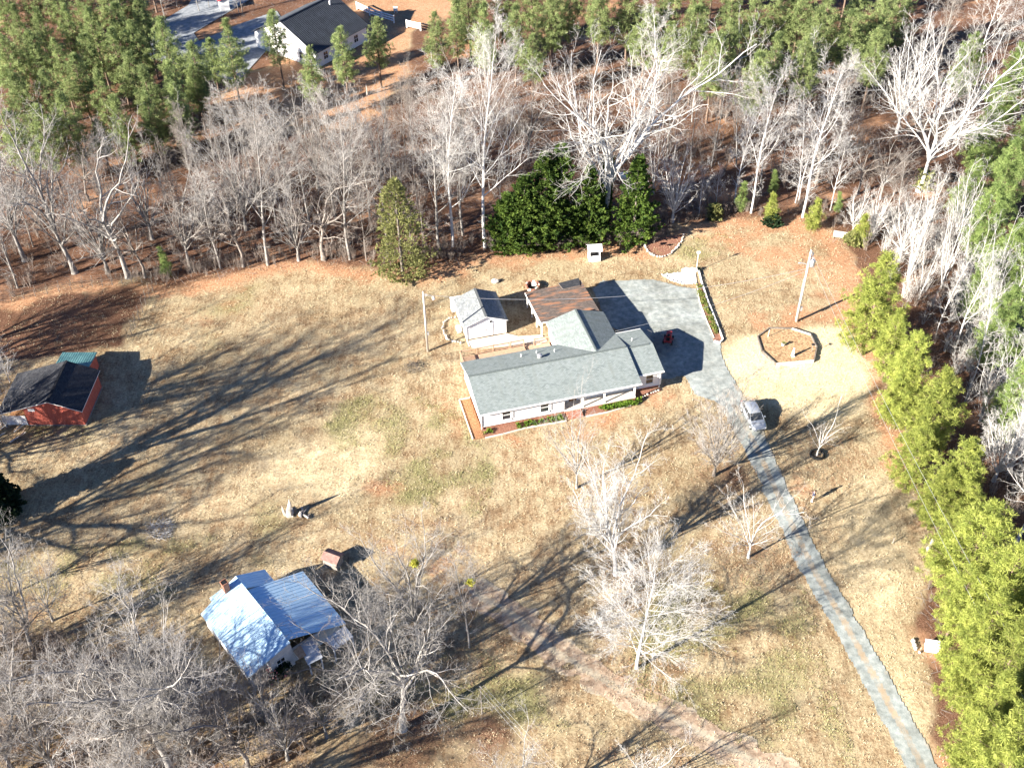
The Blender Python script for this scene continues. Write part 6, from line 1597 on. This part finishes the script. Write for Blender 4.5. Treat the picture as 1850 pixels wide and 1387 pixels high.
bare_row([(1625, 470, 340, 2), (1660, 540, 400, 3), (1670, 440, 300, 0), (1720, 440, 300, 2), (1740, 560, 380, 3), (1690, 610, 430, 1), (1722, 640, 440, 0), (1752, 700, 480, 1), (1765, 600, 400, 3), (1790, 640, 470, 2), (1815, 720, 560, 3), (1820, 830, 640, 0), (1845, 780, 600, 2), (1770, 760, 600, 3), (1860, 900, 700, 2)], 'in the white thicket behind the bright pines', g2, BTW, 'white bare tree')
bare_row([(5, 1290, 1120, 7), (30, 1400, 1210, 5), (130, 1300, 1150, 7), (180, 1400, 1200, 7), (235, 1290, 1150, 6), (450, 1390, 1200, 7), (520, 1370, 1230, 6), (655, 1262, 1110, 7), (675, 1150, 1040, 6), (0, 1080, 950, 5), (100, 1395, 1230, 6), (250, 1405, 1240, 7), (395, 1330, 1200, 5), (480, 1300, 1190, 6), (165, 1250, 1110, 7), (590, 1330, 1210, 5), (20, 1180, 1060, 7)], 'in the lower left tangle of grey twigs', 'bare trees of the lower left')
BIG = [(bare_tree_meshes(3000, 24, 'oak', M_BARK, M_TWIG, 1.3, 1.0), 24), (bare_tree_meshes(3010, 24, 'gnarl', M_BARK, M_TWIG, 1.3, 1.05), 24)]
# neighbours just outside the frame whose shadows fall into it
for k, (x, y, h, sty) in enumerate([(-60, 79, 31, 'oak'), (-66, 72, 27, 'oak'), (-62, 88, 24, 'oak'), (-78, 78, 24, 'oak'),  (-73, 64, 22, 'oak'), (-66, 84, 22, 'gnarl'), (-58, 53, 19, 'oak'), (-82, 96, 22, 'oak'), (-75, 104, 18, 'gnarl'), (-88, 112, 20, 'oak'), (-84, 88, 19, 'oak'), (-1, 45.5, 11, 'oak'), (-30, 42, 19, 'oak'), (-48, 45, 18, 'gnarl')]):
    pr_ = BIG[k % 2]
    put_tree('bare_tree', pr_[0], (x, y), 'bare tree just outside the picture casting its shadow over the lawn', 'trees outside the picture', h / pr_[1], k * 1.3, 1.15)

# ---- undergrowth, litter sticks and dry grass (uncountable)
def tri_proto(seed, H, n, spread):
    """thin twiggy sapling as triangles"""
    r = random.Random(seed); T = TB()
    for k in range(n):
        a = r.uniform(0, 6.28); t = r.uniform(0.05, spread); d = norm(math.cos(a) * t, math.sin(a) * t, 1)
        L = H * r.uniform(0.5, 1.0); p = (r.gauss(0, 0.12), r.gauss(0, 0.12), -0.05)
        pts = [p]
        for i in range(4):
            d = norm(d[0] + r.gauss(0, 0.12), d[1] + r.gauss(0, 0.12), d[2] + 0.1); p = (p[0] + d[0] * L / 4, p[1] + d[1] * L / 4, p[2] + d[2] * L / 4); pts.append(p)
        T.limb(pts, [0.03, 0.024, 0.018, 0.014, 0.006], 3)
        for j in range(6):
            i = r.randrange(1, 4); cd = perp_dir(d, r.uniform(0.5, 1.1), r.uniform(0, 6.28)); l2 = L * r.uniform(0.15, 0.35); q = pts[i]
            T.limb([q, (q[0] + cd[0] * l2 * .5, q[1] + cd[1] * l2 * .5, q[2] + cd[2] * l2 * .5 + .03), (q[0] + cd[0] * l2, q[1] + cd[1] * l2, q[2] + cd[2] * l2 + .1)], [0.016, 0.012, 0.006], 3)
    tris = []
    for f in T.f:
        tris.append(f[:3])
        if len(f) == 4: tris.append((f[0], f[2], f[3]))
    return np.array(T.v), np.array(tris)
def scatter(name, protos, pts, smin, smax, m, label, cat, zfun=None, seed=1):
    r = np.random.RandomState(seed); VV, FF = [], []; o = 0
    for k, (x, y) in enumerate(pts):
        v, f = protos[k % len(protos)]; a = r.uniform(0, 6.28); s = r.uniform(smin, smax)
        c, s_ = math.cos(a) * s, math.sin(a) * s
        w = np.stack([v[:, 0] * c - v[:, 1] * s_ + x, v[:, 0] * s_ + v[:, 1] * c + y, v[:, 2] * s], 1)
        VV.append(w); FF.append(f + o); o += len(v)
    me = np_mesh(name, np.vstack(VV), np.vstack(FF), m)
    link(name, me, label=label, cat=cat, kind='stuff')
def sample(test, n, bbox, seed):
    r = np.random.RandomState(seed); out = []
    while len(out) < n:
        x = r.uniform(bbox[0], bbox[2], 4000); y = r.uniform(bbox[1], bbox[3], 4000); k = test(x, y)
        out += list(zip(x[k], y[k]))
    return out[:n]
def in_view(x, y):
    d = x * _f[0] + y * _f[1] - CAM_H * _f[2]; a = (x * _r[0] + y * _r[1] - CAM_H * _r[2]) / d * FPX
    b_ = (x * _u[0] + y * _u[1] - CAM_H * _u[2]) / d * FPX
    return (np.abs(a) < PW / 2 + 60) & (b_ > -PH / 2 - 60) & (b_ < PH / 2 + 160)
def woods(x, y): return in_view(x, y) & inpoly(x, y, FOREST) & ~inpoly(x, y, FARYARD) & ~inpoly(x, y, FARROAD) & ~inpoly(x, y, PEN)
EDGE_W = lambda x, y: woods(x, y) & (seg_dist(x, y, FOREST[2:20]) < 48)
sap = [tri_proto(10 + i, 3.6, 7, 0.5) for i in range(4)]
scatter('undergrowth', sap, sample(lambda x, y: EDGE_W(x, y) & (fbm(x / 6, y / 6) > 0.45), 1500, (-110, 45, 110, 220), 3), 0.4, 1.25, M_BRUSH, 'brown grey leafless undergrowth filling the wood edge', 'undergrowth')
scatter('edge_brush', sap, sample(lambda x, y: in_view(x, y) & (seg_dist(x, y, FOREST[3:16]) < 3.6) & inpoly(x, y, FOREST), 420, (-110, 45, 80, 160), 13), 0.25, 0.8, M_BRUSH, 'brown brush along the foot of the wood edge', 'undergrowth')
scatter('pale_undergrowth', [tri_proto(30 + i, 4.5, 9, 0.45) for i in range(3)], sample(lambda x, y: in_view(x, y) & inpoly(x, y, PX((1560, 400), (1640, 380), (1740, 400), (1800, 560), (1850, 700), (1850, 860), (1770, 800), (1700, 640), (1650, 560), (1590, 500))), 150, (40, 60, 90, 150), 4), 0.6, 1.2, M_TWIGW, 'white leafless thicket behind the bright pines', 'undergrowth')
scatter('low_tangle', [tri_proto(40 + i, 2.2, 8, 1.0) for i in range(3)], sample(lambda x, y: in_view(x, y) & inpoly(x, y, PX((-60, 1140), (160, 1150), (330, 1200), (430, 1260), (600, 1250), (560, 1420), (-60, 1420))), 520, (-60, 45, 0, 75), 5), 0.5, 1.2, M_BRUSH, 'grey twiggy tangle on the ground at the lower left', 'undergrowth')
# pine and leaf debris on the wood floor
def stick_proto(seed):
    r = np.random.RandomState(seed); v = []; f = []
    for k in range(5):
        a = r.uniform(0, 6.28); L = r.uniform(0.3, 1.3); c = r.normal(size=2) * 0.8; d = np.array([math.cos(a), math.sin(a)]); n_ = np.array([-d[1], d[0]]) * 0.022
        o = len(v); v += [(*(c - d * L + n_), 0.02), (*(c - d * L - n_), 0.02), (*(c + d * L), 0.10 + r.rand() * 0.1)]; f.append((o, o + 1, o + 2))
    return np.array(v), np.array(f)
scatter('fallen_sticks', [stick_proto(i) for i in range(6)], sample(woods, 3200, (-115, 45, 115, 220), 6), 0.6, 1.3, M_TWIG, 'fallen sticks strewn over the wood floor', 'sticks')
def tuft_proto(seed, n=5, h=0.085, w=0.022, sp=0.11):
    r = np.random.RandomState(seed); v = []; f = []
    for k in range(n):
        a = r.uniform(0, 6.28); c = r.normal(size=2) * sp; d = np.array([math.cos(a), math.sin(a)]) * w; l = r.normal(size=2) * h * 0.5
        o = len(v); v += [(*(c + d), -0.02), (*(c - d), -0.02), (*(c + l), h * r.uniform(0.6, 1.3))]; f.append((o, o + 1, o + 2))
    return np.array(v), np.array(f)
def lawn(x, y): return in_view(x, y) & ~inpoly(x, y, FOREST) & ~drive_test(x, y) & ~inpoly(x, y, PAD) & ~inpoly(x, y, [HW(-1.5, -1.3)[:2], HW(22.8, -1.3)[:2], HW(22.8, 14)[:2], HW(19, 22)[:2], HW(1.8, 22.2)[:2], HW(-1.5, 10)[:2]])
M_TUFT = mat('dry_grass_blades', (0.32, 0.26, 0.16), (0.66, 0.60, 0.44), 0.8, 1.0, spec=0.05, c3=(0.49, 0.42, 0.28), lo=0.3, hi=0.7)
M_TUFTG = mat('green_grass_blades', (0.19, 0.20, 0.07), (0.38, 0.37, 0.18), 0.8, 1.0, spec=0.05)
scatter('dry_grass', [tuft_proto(i) for i in range(8)], sample(lawn, 24000, (-70, 48, 60, 140), 8), 0.7, 1.6, M_TUFT, 'dry tan winter grass over the lawn', 'grass')
def greeny(x, y):
    g = np.zeros(x.shape, bool)
    for p in GREENS: g |= inpoly(x, y, p)
    return g & lawn(x, y) & (fbm(x / 2.2 + 7, y / 2.2) > 0.5)
scatter('green_grass', [tuft_proto(20 + i, 5, 0.08) for i in range(5)], sample(greeny, 6000, (-70, 48, 60, 140), 9), 0.7, 1.5, M_TUFTG, 'greener grass patches on the lawn', 'grass')

# drifts of fallen leaves under the yard trees and along the wood edge
def leaf_proto(seed):
    r = np.random.RandomState(seed); v = []; f = []
    for k in range(7):
        c = np.array([*(r.normal(size=2) * 0.28), 0.015]); a = r.normal(size=3); a[2] *= 0.35; a /= np.linalg.norm(a); b_ = np.cross(a, [0, 0, 1.0]); b_ /= np.linalg.norm(b_) + 1e-6
        o = len(v); v += [c - a * .06, c + b_ * .04 + [0, 0, .02], c + a * .06]; f.append((o, o + 1, o + 2))
    return np.array(v), np.array(f)
_bases = [G(h_[0], h_[1]) for h_ in HERO if h_[1] > 600]
def drifts(x, y):
    m_ = np.zeros(x.shape, bool)
    for (bx_, by_) in _bases: m_ |= np.hypot(x - bx_ - 1.0, y - by_) < 4.5 * (0.4 + fbm(x / 2, y / 2))
    m_ |= seg_dist(x, y, FOREST[4:18]) < 3.0 * fbm(x / 3, y / 3)
    return m_ & in_view(x, y) & ~inpoly(x, y, PAD)
scatter('fallen_leaves', [leaf_proto(i) for i in range(6)], sample(drifts, 7000, (-70, 45, 60, 145), 12), 0.7, 1.4, mat('brown_leaf', (0.16, 0.085, 0.05), (0.42, 0.26, 0.16), 3, 1.0), 'brown fallen leaves drifted under the yard trees', 'leaves')
